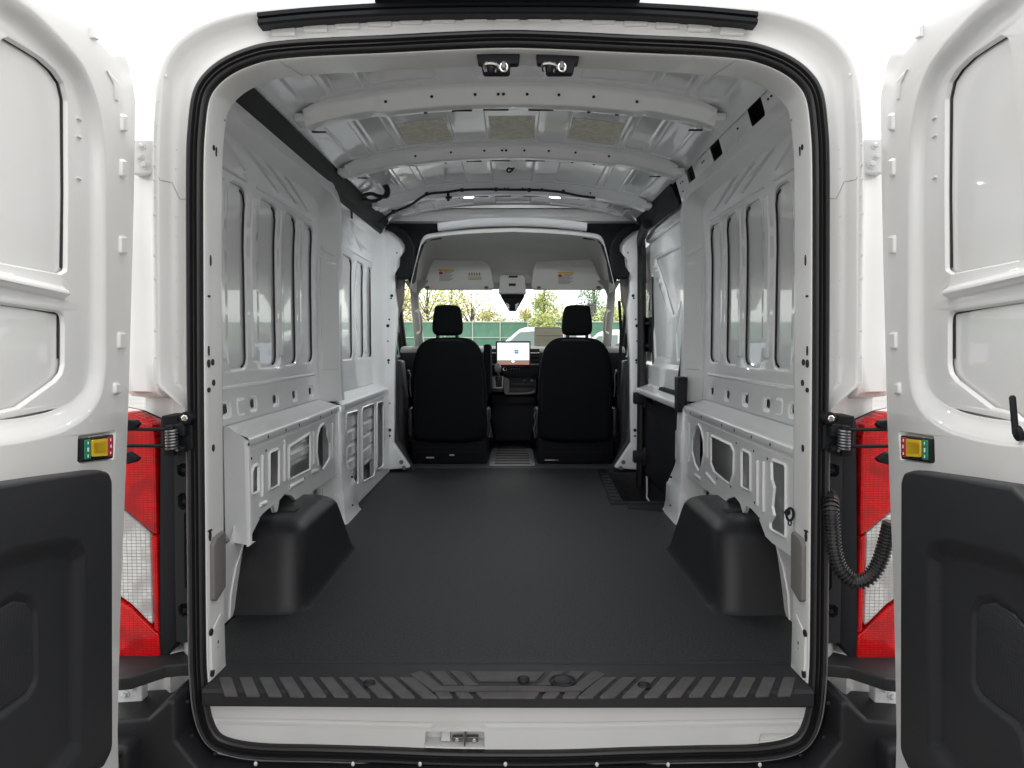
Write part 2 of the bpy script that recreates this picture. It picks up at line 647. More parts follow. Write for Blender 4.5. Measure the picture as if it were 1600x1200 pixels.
# ---- body corners outboard of the seal (hinge pockets) and tail lights
prof_c = [(.775, 1.905), (.80, 1.915), (.818, 1.935), (.845, 1.938), (.862, 1.925), (.872, 1.915), (.884, 1.928), (.90, 1.945), (.925, 1.955), (.950, 1.960), (.985, 1.975), (1.0, 2.02), (1.0, 2.30)]
mb = M()
zs = [.500, .496, .485, .47, .2, -.05, -.125, -.14, -.15, -.40, -.79, -.80, -1.05]
rings = []
for i, z in enumerate(zs):
    sh = [0.10, .05, .015, 0, 0, 0, .0, .03, .10, .10, .10, .02, .02][i]
    rings.append([V((x, y + sh, CZ + z)) for x, y in prof_c])
mb.loft(rings, False)
both('body_corner', mb, WHITE, van, ang=55)

# black corner trim with recesses beside the seal
mb = M()
slots = [Ft(oy([(276, 728), (283, 724), (297, 724), (297, 744), (283, 745), (277, 741)], 1.90), .02, .004),
         Ft(oy([(277, 775), (283, 770), (297, 770), (297, 797), (284, 797), (278, 791)], 1.90), .02, .004),
         Ft(oy([(278, 948), (284, 943), (297, 943), (297, 963), (285, 964), (279, 959)], 1.90), .02, .004),
         Ft(oy([(286, 802), (290, 799), (297, 799), (297, 924), (291, 924), (287, 917)], 1.90), .0, .002, open=True)]
mb.press(oy([(272, 712), (300, 700), (302, 1004), (276, 1003), (274, 900)], 1.90), slots, my(1.90), rim=(.004, .03, 3))
mb2 = M()
mb2.prism(rpoly(oy([(243, 655), (276, 690), (277, 1003), (270, 1010), (250, 1040), (240, 1040)], 1.905), .004), my(1.93), 0, .05, .004)
both('corner_trim', mb, BLACK, van)
both('lamp_recess', mb2, DARK, van)
mb = M()
for a, b in ((288, 734), (289, 783), (290, 953)):
    p = atY(a, b, 1.912)
    mb.tube([p, p - V((0, .006, 0)), p - V((0, .007, 0))], [.007, .006, .0001], 10)
both('trim_bolts', mb, DARK, van, kind='stuff')

# ---- tail lights
yl = 1.925
def lens(pxs, name, m, parent, r=.006, d=0.0, xtra=.07):
    o = rpoly(oy(pxs, yl), .008)
    mb = M()
    def mp(x, z, w):
        bulge = .0 * max(0, (abs(x) - .86) / .12) ** 2
        return V((x, yl + d + w + bulge + max(0, z + .10) * .12, CZ + z))
    mb.prism(o, mp, 0, xtra, r)
    return mb
tl = M()
tl.prism(rpoly(oy([(165, 638), (200, 646), (240, 664), (249, 690), (252, 1036), (205, 1032), (168, 1030)], yl + .02), .01), my(yl + .03), 0, .08, .006)
la, ra = both('tail_light', tl, DARK, van)
red_u = lens([(165, 638), (200, 645), (238, 663), (243, 690), (245, 838), (233, 829), (199, 800), (165, 772)], 'red', REDLENS, la)
red_s = lens([(235, 834), (245, 840), (248, 990), (240, 984)], 'red', REDLENS, la)
red_l = lens([(168, 926), (203, 950), (240, 986), (248, 992), (250, 1034), (206, 1029), (168, 1026)], 'red', REDLENS, la)
clr = lens([(165, 776), (199, 804), (234, 834), (238, 982), (203, 946), (166, 920)], 'clear', CLEARLENS, la, d=.006)
for mbx, nm, mm in ((red_u, 'red_lens', REDLENS), (red_s, 'red_lens', REDLENS), (red_l, 'red_lens', REDLENS), (clr, 'clear_lens', CLEARLENS)):
    mbx.build(nm, mm, la)
    mbx.mir().build(nm, mm, ra)
mb = M()
mb.prism(rpoly([(-1.02, 1.80), (-.925, 1.795), (-.905, 1.80), (-.85, 1.865), (-.815, 1.875), (-.785, 1.878), (-.785, 1.99), (-1.02, 1.99)], .006), mz(-.803), 0, .030, .005)
both('lamp_shelf', mb, BLACK, van)

# ---- bumper
mb = M()
o = [(-.62, -1.055), (-.74, -1.04), (-.80, -.96), (-.80, -.865), (-.818, -.862), (-.865, -.905), (-1.02, -.915), (-1.04, -1.3), (1.04, -1.3), (1.02, -.915), (.865, -.905), (.818, -.862), (.80, -.865), (.80, -.96), (.74, -1.04), (.62, -1.055)]
mb.prism(rpoly(o, .012), my(1.80), 0, .16, .01)
mb.prism(rpoly([(-.60, -1.30), (.60, -1.30), (.60, -1.048), (-.60, -1.048)], .01), my(1.66), 0, .14, .02)
for sx in (-1, 1):
    mb.prism(rpoly([(sx * .90, -1.3), (sx * 1.04, -1.3), (sx * 1.03, -.95), (sx * .885, -.945)], .02), my(1.74), 0, .1, .02)
bump = mb.build('rear_bumper', BLACK, van)
for x in (-.62, -.38, -.215, -.005, .22, .395, .62):
    M().ball((x, 1.835, CZ - 1.036), (.0048, .004, .006), 6).build('bumper_bolt', GALV, bump)
mb = M()
for sx in (-1, 1):
    for a, b in ((293, 1097), (300, 1150), (336, 1178)):
        p = atY(a, b, 1.80)
        p.x = sx * p.x
        mb.ball(p, (.005, .004, .005), 6)
mb.build('bumper_clips', DARK, bump, kind='stuff')

# ---- white sill face with striker pocket, and the striker
mb = M()
zt, zb = -.875, -.985
pocket = Ft(rpoly(oy([(665, 1143), (757, 1143), (757, 1182), (662, 1182)], 1.88), .006), .045, .003)
pocket2 = Ft(rpoly(oy([(1187, 1146), (1250, 1146), (1246, 1166), (1185, 1172)], 1.88), .01), .010, .006)
step = Ft(rpoly(oy([(326, 1121), (660, 1128), (930, 1128), (1260, 1122), (1255, 1134), (930, 1141), (760, 1141), (752, 1136), (680, 1136), (672, 1141), (640, 1140), (330, 1132)], 1.88), .003), .010, .006)
mb.press(rpoly(oy([(322, 1100), (1264, 1100), (1266, 1140), (1250, 1176), (1200, 1190), (400, 1190), (340, 1178), (322, 1140)], 1.88), .01), [pocket, pocket2, step], my(1.88), rim=(.003, .03, 3))
mb.build('sill_face', WHITE, van)
mb = M()
c = atY(726, 1156, 1.915)
mb.prism(rpoly(oy([(707, 1150), (748, 1150), (746, 1166), (734, 1170), (716, 1169), (707, 1163)], 1.91), .004), my(1.905), 0, .012, .002)
p1, p2 = atY(727, 1146, 1.90), atY(726, 1165, 1.90)
st = mb.build('door_striker', STEEL, van)
M().tube([p1 + V((0, .006, 0)), p1 - V((0, .012, 0)), p2 - V((0, .012, 0)), p2 + V((0, .006, 0))], .0045, 8).build('striker_loop', CHROME, st)
mb = M()
for a, b in ((714, 1155), (741, 1156)):
    p = atY(a, b, 1.903)
    mb.tube([p, p - V((0, .004, 0)), p - V((0, .005, 0))], [.0055, .005, .001], 8)
mb.build('striker_screws', CHROME, st, kind='stuff')
p = atY(696, 1149, 1.905)
mb = M()
mb.prism(rpoly(oy([(690, 1142), (703, 1142), (704, 1158), (689, 1158)], 1.9), .003), my(1.898), 0, .02, .002)
mb.build('sill_bracket', GALV, van)

# ---- floor
well = Ft(rpoly([(.60, 4.10), (.90, 4.10), (.90, 5.02), (.63, 5.02)], .02), .20, .004)
mb = M()
mb.press([(-.86, 1.99), (.86, 1.99), (.92, 3.9), (.92, 5.22), (-.86, 5.22)], [well], mz(FLZ))
mb.build('floor_mat', VINYL, van, wn=False, ang=30)
mb = M()
def strip(P, z0, h, r=.002):
    mb.prism(rpoly(P, .006), mz(FLZ), -h, .002, r)
strip([(.525, 4.03), (.60, 4.03), (.63, 5.12), (.565, 5.12)], 0, .006)
strip([(.60, 4.03), (.92, 4.03), (.92, 4.095), (.602, 4.095)], 0, .006)
strip([(.60, 3.93), (.76, 3.86), (.90, 3.86), (.90, 4.02), (.60, 4.02)], 0, .004)
sg = mb.build('step_edge_trim', DARK, van)
for i in range(9):
    y = 4.12 + i * .10
    x0 = .54 + (y - 4.03) * .036
    M().prism([(x0, y), (x0 + .045, y - .02), (x0 + .045, y + .045), (x0, y + .065)], mz(FLZ + .006), -.003, .001).build('tread_pad', ARCH, sg)
mb = M()
for i in range(3):
    mb.box((.76, 4.30 + i * .22, CZ + FLZ - .19), (.22, .10, .012), .004)
mb.build('step_ridges', BLACK, sg, kind='stuff')

# ---- sill plate with tread pads
mb = M()
ZS = FLZ + .006
prs = [(2.035, ZS - .004), (2.03, ZS), (2.012, ZS), (2.008, ZS - .003), (1.995, ZS - .003), (1.99, ZS), (1.862, ZS), (1.852, ZS - .003), (1.846, ZS - .010), (1.843, ZS - .040), (1.846, ZS - .044), (1.88, ZS - .044)]
rings = []
for x, in [(t,) for t in (-.745, -.735, -.4, -.15, 0, .15, .4, .735, .745)]:
    rings.append([V((x * (1.01 if y < 1.95 else 1), y - .006 * math.cos(x * 2), CZ + z)) for y, z in prs])
mb.loft(rings, False)
sill = mb.build('sill_plate', TRIM, van, ang=30)
def padpx(P):
    o = oz(P, ZS)
    M().prism(rpoly(o, .004, 2), mz(ZS), -.0035, .001, .0015, 2).build('tread_pad', PADG, sill)
def mirpx(P):
    return [(1586 - a, b) for a, b in P]
for i in range(10):
    tx, bx = 342 + i * 31.1, 351 + i * 33.9
    a = i / 9
    tw, bw = 20 + 4 * a, 21 + 4 * a
    P = [(tx, 1059.5), (tx + tw, 1059.5), (bx + bw + 4 * a, 1089 + 3 * a), (bx + 4 * a, 1088 + 3 * a)]
    padpx(P)
    padpx(mirpx(P))
P = [(640, 1055), (654, 1050), (660, 1050), (690, 1073.5), (793, 1073.5), (793, 1080.5), (676, 1080.5)]
padpx(P)
padpx(mirpx(P))
for P in ([(671, 1050), (694, 1050), (716, 1071.5), (694, 1071.5)], [(702.5, 1050), (723, 1050), (741, 1068), (750, 1071.5), (726, 1071.5)],
          [(678, 1083), (702, 1083), (708, 1091.5), (686, 1091.5)], [(710, 1083), (732, 1083), (741, 1091.5), (718, 1091.5)]):
    padpx(P)
    padpx(mirpx(P))
padpx([(734, 1050.5), (852, 1050.5), (838, 1065), (748, 1065)])
padpx([(742, 1083), (844, 1083), (836, 1091.5), (753, 1091.5)])
def cap(px, py, rx, ry, nm):
    c = atZ(px, py, ZS)
    a = rx * c.y / F
    b = a * .98
    mb = M()
    rings = []
    for k, h in ((1.0, .001), (.98, .006), (.88, .008), (.80, .006), (.78, .003), (.70, .003), (.68, .007), (.5, .0085), (.2, .0088)):
        rings.append([V((c.x + a * k * math.cos(2 * PI * i / 28), c.y + b * k * math.sin(2 * PI * i / 28), c.z + h)) for i in range(28)])
    mb.loft(rings, True, False, True)
    mb.build(nm, BLACK, sill)
cap(879, 1066, 22, 15, 'round_cap')
for px, py in ((577, 1070), (818, 1064), (1006, 1073)):
    cap(px, py, 10, 6, 'fastener_cap')

# ---- wheel arch covers
def arch():
    mb = M()
    rings = []
    H = .262
    def R(t, k):
        x0, x1 = -.90, -.655 - .032 * t
        y0, y1 = 2.385 + .135 * t ** 1.25, 3.21 - .18 * t
        o = rpoly([(x0, y0 + k), (x1 - k, y0 + k), (x1 - k, y1 - k), (x0, y1 - k)], [0.001, .085, .075, .001], 7)
        return o
    rad = .05
    for t in (0, .06, .2, .4, .6, .72):
        fl = .012 * max(0, 1 - t / .05)
        rings.append([V((x, y, CZ + FLZ + t * H)) for x, y in R(t, -fl)])
    for k in range(1, 8):
        a = PI / 2 * k / 7
        z = H - rad + rad * math.sin(a)
        rings.append([V((x, y, CZ + FLZ + z)) for x, y in R(z / H, rad * (1 - math.cos(a)))])
    mb.loft(rings, True, False, True)
    mb.pressed = True
    return mb
a1, a2 = both('wheel_arch_cover', arch(), ARCH, van, ang=60)
mb = M()
mb.box((-.79, 2.70, CZ + FLZ + .262), (.07, .05, .012), .004)
both('cover_tab', mb, ARCH, van)
# ================================================================== SIDE WALLS
def Xw(v):
    return .905 - .03 * max(0, (v - .30) / .36) ** 2 - .008 * max(0, (-.05 - v) / .2) ** 2
def wmap(s):
    return lambda u, v, w: V((s * (Xw(v) + w), u, CZ + v))
VC = [.1 * k for k in range(-2, 7)] + [.36, .44, .46, .55, .63]
def upper_rear(s):
    mb = M()
    rr = .045
    fe = []
    for u0, u1, top_r in ((2.475, 2.655, 1), (2.775, 2.99, 1), (3.07, 3.255, 1), (3.335, 3.52, 1)):
        P = [(u0, -.095), (u1, -.095), (u1, .51), (u1 - .05, .528), (u0, .528)]
        fe.append(Ft(rpoly(P, [.03, .05, .05, .03, .05]), .005, .008, open=True, lip=.003))
    fe.append(Ft(rpoly([(2.30, -.095), (2.375, -.095), (2.375, .50), (2.30, .50)], .03), .005, .008, open=True, lip=.003))
    # vertical channels
    for u0, u1 in ((2.395, 2.445), (2.69, 2.745), (3.018, 3.048), (3.282, 3.312)):
        fe.append(Ft(rect(u0, u1, -.06, .515, .015), -.006, .009))
    # belt holes
    for u, v in ((2.432, -.212), (2.685, -.214), (2.934, -.217), (3.19, -.218), (3.444, -.218)):
        fe.append(Ft(rpoly([(u - .044, v - .030), (u + .044, v - .030), (u + .044, v + .028), (u - .044, v + .028)], .022), .004, .009, sub=[Ft(rpoly([(u - .024, v - .0165), (u + .024, v - .0165), (u + .024, v + .0165), (u - .024, v + .0165)], .0162, 5), .002, .0015, open=True, lip=.001)]))
    fe.append(Ft(rect(2.52, 2.60, -.245, -.185, .02), -.004, .008))
    fe.append(Ft(rect(2.15, 3.52, -.152, -.139, .006), -.006, .005, n=4))
    # diagonal stiffening ribs below the cant rail and the long crease
    for a, b in (((2.36, .640), (2.62, .572)), ((2.58, .650), (2.98, .572)), ((2.80, .650), (3.22, .572)), ((3.02, .650), (3.40, .572))):
        d = (V(b) - V(a)).normalized()
        n = V((-d.y, d.x)) * .011
        fe.append(Ft(rpoly([tuple(V(a) + n), tuple(V(a) - n), tuple(V(b) - n * .6), tuple(V(b) + n * .6)], .008), .012, .008))
    fe.append(Ft(rect(2.32, 2.63, .538, .552, .006), -.006, .005))
    fe.append(Ft(rect(2.72, 3.46, .538, .552, .006), -.006, .005))
    mb.press([(2.05, -.10), (2.10, -.262), (3.62, -.262), (3.62, .66), (2.05, .66)], fe, wmap(s), vc=VC, st=.1)
    return mb
def upper_front(s):
    mb = M()
    fe = []
    if s < 0:
        for u0, u1 in ((4.10, 4.38), (4.47, 4.70), (4.80, 4.97)):
            fe.append(Ft(rpoly([(u0, -.10), (u1, -.10), (u1, .46), (u1 - .06, .48), (u0, .48)], [.03, .05, .05, .03, .04]), .005, .008, open=True, lip=.003))
        for u0, u1 in ((4.40, 4.45), (4.72, 4.77)):
            fe.append(Ft(rect(u0, u1, -.07, .46, .015), -.006, .009))
        fe.append(Ft(rpoly([(3.9, .50), (4.9, .50), (4.9, .518), (3.9, .518)], .006), -.008, .006))
        for a, b in (((3.85, .645), (4.30, .535)), ((4.15, .648), (4.60, .535))):
            d = (V(b) - V(a)).normalized()
            n = V((-d.y, d.x)) * .013
            fe.append(Ft(rpoly([tuple(V(a) + n), tuple(V(a) - n), tuple(V(b) - n * .6), tuple(V(b) + n * .6)], .008), .007, .008))
    mb.press([(3.60, -.262), (5.06, -.262), (5.06, .66), (3.60, .66)], fe, wmap(s), vc=VC, st=.1)
    return mb
# cant rail step + pillar: one flange that turns down at its front end
def flange(s):
    mb = M()
    path = [(2.02, .645), (2.6, .645), (3.2, .645), (3.42, .640), (3.52, .620), (3.572, .575), (3.588, .50), (3.59, .3), (3.59, 0), (3.59, -.2), (3.59, -.28)]
    P = [(p.x, p.y) for p in crom(path, 5, False)]
    rings = []
    for i, (y, z) in enumerate(P):
        a, b = V(P[max(0, i - 1)]), V(P[min(len(P) - 1, i + 1)])
        t = (b - a).normalized()
        n = V((-t.y, t.x))
        k = max(0, min(1, (-t.y - .0) / .95))
        wd = .035 + .075 * k
        dp = .060 + .022 * k
        xb = Xw(z)
        ring = []
        for q, e in ((0, 0), (.06, .002), (.13, .03), (.86, .955), (.93, .99), (1.0, 1.0)):
            p = V((y, z)) + n * (wd * q)
            ring.append(V((s * (xb + .001 - dp * e), p.x, CZ + p.y)))
        for q2 in (.02, .045):
            p = V((y, z)) + n * (wd + q2 * (1 if k < .5 else .8))
            ring.append(V((s * (xb + .001 - dp), p.x, CZ + p.y)))
        p = V((y, z)) + n * (wd + .05)
        ring.append(V((s * (xb - dp + .02), p.x, CZ + p.y)))
        p = V((y, z)) + n * (wd + .055)
        ring.append(V((s * (xb + .0), p.x, CZ + p.y)))
        rings.append(ring)
    mb.loft(rings, False)
    # pressed pad on the pillar face
    return mb
def belt(s):
    mb = M()
    # ledge: from the belt line inwards and down to the lower panel
    for y0, y1, ye in ((2.378, 3.60, 0), (3.66, 5.02, 0)):
        pr = [(.905, -.258), (.897, -.266), (.886, -.272), (.84, -.288), (.820, -.2945), (.8145, -.2965), (.811, -.300), (.8095, -.306), (.8095, -.322), (.8125, -.328)]
        if s > 0 and y0 < 3:
            y0 = 2.06
        ex = (lambda x: 2.375 + .041 * max(0, (x - .818) / .087) ** 1.1) if y0 == 2.378 else (lambda x: y0)
        mb.loft([[V((s * x, ex(x) if y == y0 else y, CZ + z)) for x, z in pr] for y in (y0, y0 + .06, (y0 + y1) / 2, y1 - .03, y1)], False)
    if s > 0:
        return mb
    # rear end face of the ledge box
    mb.loft([[V((s * x, y, CZ + z)) for x, y in ((.905, 2.416), (.88, 2.405), (.85, 2.391), (.828, 2.379), (.818, 2.375), (.8115, 2.377), (.810, 2.387))] for z in (-.258, -.33, -.45, -.48, -.60, -.635)], False)
    for i_, p in enumerate(mb.v):
        if abs(p.z - CZ + .258) < 1e-4 and p.y < 2.43:
            p.z = CZ - .258 - .05 * max(0, min(1, (.905 - abs(p.x)) / .095)) ** 1.2
    o = [(.905, 2.416), (.85, 2.391), (.828, 2.379), (.818, 2.375), (.8115, 2.377), (.810, 2.42), (.905, 2.45)]
    mb.cap([V((s * x, y, CZ - .635)) for x, y in o])
    return mb
def lower_rear(s):
    mb = M()
    ys = 2.378 if s < 0 else 2.06
    fe = []
    P_ = lambda L: ox(L, .8125 * s)
    def cut(P, r, frame=.011):
        o = rpoly(P, r) if r else P
        fe.append(Ft(offs(o, frame), -.006, .0065, sub=[Ft(offs(o, .0035), .006, .0035, open=True, lip=.0015)]))
    def ridge(L, wd=.010, d=-.006):
        for (a, b) in zip(L[:-1], L[1:]):
            a, b = V(a), V(b)
            t = (b - a).normalized()
            n = V((-t.y, t.x)) * wd
            fe.append(Ft(rpoly([tuple(a - n - t * .004), tuple(b - n + t * .004), tuple(b + n + t * .004), tuple(a + n - t * .004)], wd * .8), d, wd * .72, n=4))
    if s < 0:
        cut(P_([(393.5, 771), (393.5, 738), (395.5, 731.5), (402.5, 728), (402.5, 766.5)]), .008)
        cut(P_([(420.6, 763.7), (420.6, 709.5), (434.7, 703), (434.7, 756.4)]), .008)
        cut(P_([(451.3, 747.9), (451.3, 699.6), (475, 684.7), (483.5, 678), (483.5, 731.6)]), .010)
        cut(P_([(504.3, 663.4), (509.4, 669.8), (510.7, 682.6), (514, 691), (514, 714.6), (509.4, 723), (503, 732.5), (497.4, 725), (494.5, 706), (495.7, 682.6), (498.7, 669.8)]), .010)
        for L in ([(409.5, 712), (409.5, 776)], [(444, 688), (444, 752)], [(489.5, 674), (489.5, 726)], [(519, 662), (519, 716)], [(405.5, 790), (416, 785)], [(452, 762), (474, 750)], [(487, 738), (497, 735)]):
            ridge(P_(L))
    else:
        cut(P_([(1207, 721), (1228, 729), (1228, 838), (1205.6, 825.5), (1205.6, 817), (1212, 806), (1209, 791), (1212, 761.5), (1207.8, 748.7)]), .006)
        cut(P_([(1160, 704), (1172.8, 711), (1172.8, 765.7), (1160, 759.3)]), .008)
        cut(P_([(1112, 682.5), (1143, 697.5), (1147, 706), (1146.3, 740), (1140.8, 755), (1132, 748.6), (1117, 736), (1112, 723)]), .008)
        cut(P_([(1091.7, 664), (1096, 672), (1100, 690), (1100.5, 708), (1097, 724), (1093, 735), (1087, 724), (1082.5, 706), (1083, 688), (1087, 671)]), .010)
        for L in ([(1077, 662), (1077, 722)], [(1105.5, 676), (1105.5, 716)], [(1184, 720), (1184, 790)], [(1193.5, 722), (1193.5, 800)], [(1150, 762), (1176, 778)], [(1086, 742), (1094, 748)], [(1104, 740), (1118, 757)]):
            ridge(P_(L))
    # long seam under the ledge
    fe.append(Ft(rect(2.40, 3.58, -.3375, -.3345, .0014), .004, .0016, n=2))
    if s > 0:
        fe[-1] = Ft(rect(2.10, 3.58, -.3375, -.3345, .0014), .004, .0016, n=2)
    pl = [(381, 852), (392, 838), (402.6, 817), (409, 804), (418, 796), (427, 789), (430.4, 800), (433.5, 799), (436.8, 781), (445, 772), (456, 774), (464.5, 783.5)]
    bot = ox(pl, -.8125)
    bot[0] = (2.378, -.635)
    if s > 0:
        bot = ox([(1240, 872), (1206, 848), (1196, 838), (1190, 822), (1184, 806), (1174, 795), (1166, 790), (1163, 800), (1160, 801), (1156, 786), (1148, 776), (1139, 778), (1130, 787)], .8125)
        bot = [(2.06, -.66)] + bot
    mb.press(bot + [(2.90, -.611), (3.60, -.613), (3.60, -.318), (ys, -.318)], fe, mx(.8125, s), rim=(.003, .012, 3))
    return mb
def lower_front(s):
    mb = M()
    fe = []
    P_ = lambda L: ox(L, -.8125)
    def cut(P, r):
        o = rpoly(P, r)
        fe.append(Ft(offs(o, .012), -.006, .0065, sub=[Ft(offs(o, .0045), .006, .004, open=True, lip=.0015)]))
    cut(P_([(541, 648), (558.5, 643), (558.5, 757), (551, 748), (541, 722)]), .02)
    cut(P_([(565, 639), (584.5, 631.5), (584.5, 742), (566, 752)]), .03)
    cut(P_([(588.8, 631), (598, 628.5), (598, 727), (589, 733)]), .03)
    fe.append(Ft(rect(3.80, 5.0, -.3375, -.3345, .0014), .004, .0016, n=2))
    mb.press([(3.69, -.85), (5.04, -.85), (5.04, -.318), (3.69, -.318)], fe, mx(.8125, s), rim=(.003, .012, 3))
    return mb
def lower_pillar(s):
    mb = M()
    def sec(z, xi, y0, y1):
        return [V((s * x, y, CZ + z)) for x, y in ((.885, y0 - .004), (xi + .008, y0), (xi + .002, y0 + .003), (xi, y0 + .010), (xi, y1 - .008), (xi + .003, y1 - .002), (xi + .010, y1), (.885, y1 + .002))]
    L = [(-.296, .815, 3.60, 3.70), (-.31, .806, 3.59, 3.70), (-.345, .800, 3.585, 3.70), (-.42, .798, 3.585, 3.70), (-.43, .794, 3.585, 3.71), (-.56, .794, 3.585, 3.71), (-.575, .798, 3.585, 3.71),
         (-.60, .797, 3.585, 3.73), (-.66, .796, 3.585, 3.82), (-.70, .796, 3.585, 3.875), (-.712, .788, 3.585, 3.885), (-.80, .784, 3.585, 3.885), (-.84, .780, 3.58, 3.90), (-.857, .772, 3.575, 3.915)]
    mb.loft([sec(*l) for l in L], False)
    # small foot bracket behind the post
    mb.prism(rpoly([(3.42, -.855), (3.60, -.855), (3.60, -.70), (3.575, -.72), (3.53, -.79), (3.46, -.82)], .01), mx(.815, s), 0, .02, .003)
    return mb
SKX = .952
def skin(s):
    mb = M()
    rings = []
    for y in [2.24 + .2 * k for k in range(0, 15)]:
        rings.append([V((s * (Xw(z) + .0125), y, CZ + z)) for z in [-.13 + .06 * k for k in range(15)]])
    mb.loft(rings, False)
    mb.loft([[V((s * SKX, y, CZ + z)) for z in (-.90, -.6, -.3, -.10)] for y in (2.2, 3.5, 5.05)], False)
    return mb
def inner_low(s):
    mb = M()
    fe = [Ft(rect(2.2 + .0, 2.30, -.80, -.66, .03), .01, .01)]
    mb.press([(2.02, -.86), (2.60, -.86), (2.60, -.42), (2.45, -.52), (2.36, -.62), (2.02, -.62)], [Ft(rpoly([(2.12, -.84), (2.30, -.84), (2.30, -.76), (2.12, -.74)], .02), .008, .012)], mx(.870, s))
    mb.press([(2.9, -.86), (3.62, -.86), (3.62, -.62), (2.9, -.62)], [Ft(rect(3.28, 3.32, -.84, -.64, .015), -.012, .01), Ft(rect(3.40, 3.56, -.74, -.66, .015), .012, .01, open=True)], mx(.885, s))
    if s < 0:
        mb.press([(2.78, -.47), (3.17, -.47), (3.17, -.33), (2.78, -.33)], [Ft(rect(2.80, 3.15, -.455, -.415, .008), -.008, .008), Ft(rect(2.80, 3.10, -.405, -.350, .008), -.008, .008), Ft(rect(3.115, 3.15, -.37, -.345, .008), .008, .004, open=True)], mx(.832, s))
        mb.press([(3.70, -.86), (4.62, -.86), (4.62, -.33), (3.70, -.33)], [Ft(rect(3.74, 4.60, z, z + .066, .01), -.008, .009) for z in (-.665, -.59, -.515, -.44)] + [Ft(rpoly([(4.25, -.85), (4.58, -.85), (4.58, -.69), (4.25, -.69)], .03), .01, .006, open=True), Ft(rect(3.95, 4.15, -.84, -.72, .03), .01, .006, open=True)], mx(.832, s))
    # curved wheelhouse behind the cover
    pr = []
    for k in range(13):
        a = PI * k / 12
        pr.append((2.80 - .46 * math.cos(a), FLZ + .285 * math.sin(a)))
    mb.loft([[V((s * x, y, CZ + z)) for y, z in pr] for x in (.866, .88, .91, .95)], False)
    return mb
def gaps(s):
    # black mastic beads between lip and skin along each far edge
    out = []
    L = [(2.643, 2.6), (2.978, 2.9), (3.243, 3.2), (3.508, 3.4)] + ([(4.368, 4.3), (4.688, 4.6), (4.958, 4.9)] if s < 0 else [])
    for u, _ in L:
        rnd = random.Random(int(u * 100))
        t1 = .47 if u < 3.6 else .42
        pts = []
        for k in range(15):
            v = -.055 + (t1 + .055) * k / 14
            pts.append(V((s * (Xw(v) + .0075), u + rnd.uniform(-.0015, .0015), CZ + v)))
        e = [V((s * (Xw(t1) + .0075), u - .012, CZ + t1 + .028)), V((s * (Xw(t1) + .0075), u - .04, CZ + t1 + .040))]
        b = [V((s * (Xw(0) + .0075), u - .035, CZ - .083)), V((s * (Xw(0) + .0075), u - .010, CZ - .073))]
        out.append(M().tube(b + pts + e, .0034, 6))
    return out
for s in (-1, 1):
    wl = upper_rear(s)
    ub = upper_front(s) if s < 0 else None
    side = wl.build('side_wall', INNER, van, ang=45)
    if ub:
        ub.build('wall_panel', INNER, side, ang=45)
        mb = M()
        mb.loft([[V((s * x, y, CZ + z)) for x, z in ((Xw(.655) + .001, .655), (.868, .668), (.850, .676), (.842, .684), (.838, .70), (.80, .80))] for y in (3.66, 4.3, 5.07)], False)
        mb.build('rail_step', INNER, side)
        mb = M()
        for (a, b), hh in (((528.5, 319), 17), ((549.5, 335), 13)):
            p = atX(a, b, -.836)
            mb.box(p, (.006, .035, hh * p.y / F), .002)
        mb.build('rail_slot_shade', GASKET, side, kind='stuff')  # black boxes put in for the shade inside two rail slots
    fl = flange(s)
    fl.pressed = True
    fl.build('cant_rail', INNER, side, ang=50)
    bl = belt(s)
    bl.build('belt_ledge', INNER, side, ang=50)
    lower_rear(s).build('lower_panel', INNER, side, ang=45)
    if s < 0:
        lower_front(s).build('lower_panel', INNER, side, ang=45)
    lower_pillar(s).build('lower_pillar', INNER, side, ang=35)
    skin(s).build('outer_skin', SKIN, side, ang=60)
    inner_low(s).build('inner_skin', SKIN, side, ang=50)
    for q_ in gaps(s):
        q_.build('mastic_bead', GASKET, side)
    # pressed pad on pillar face
    mb = M()
    def pf(a, z, w, s=s):
        p0, p1 = V((.895, 3.605)), V((.832, 3.682))
        p = p0.lerp(p1, a)
        return V((s * (p.x + w * .77), p.y + w * .63, CZ + z))
    mb.prism(rpoly([(.06, -.13), (.94, -.13), (.94, .375), (.06, .40)], .03), pf, -.005, .004, .004)
    mb.prism(rpoly([(.10, .435), (.90, .405), (.90, .425), (.10, .455)], .006), pf, -.006, .004, .004)
    mb.build('pillar_pad', INNER, side)
    # bolts, and black discs for the shade in holes, on the lower panel
    mb = M()
    for y in (2.37, 2.56, 2.76, 2.93, 3.25, 3.45):
        p = V((s * .8095, y, CZ - .316))
        mb.tube([p, p - V((s * .0012, 0, 0))], .0055, 8)
    for y, z in ((2.40, -.365), (2.54, -.36), (2.74, -.36), (2.52, -.53), (2.80, -.53), (3.0, -.535), (2.47, -.57)):
        p = V((s * .8115, y, CZ + z))
        mb.tube([p, p - V((s * .0012, 0, 0))], .0045, 8)
    for y, z in ((3.74, -.66), (3.74, -.80)):
        p = V((s * .787, y, CZ + z))
        mb.tube([p, p - V((s * .009, 0, 0))], .005, 8)
    mb.build('bolts_and_hole_shade', GASKET, side, kind='stuff')

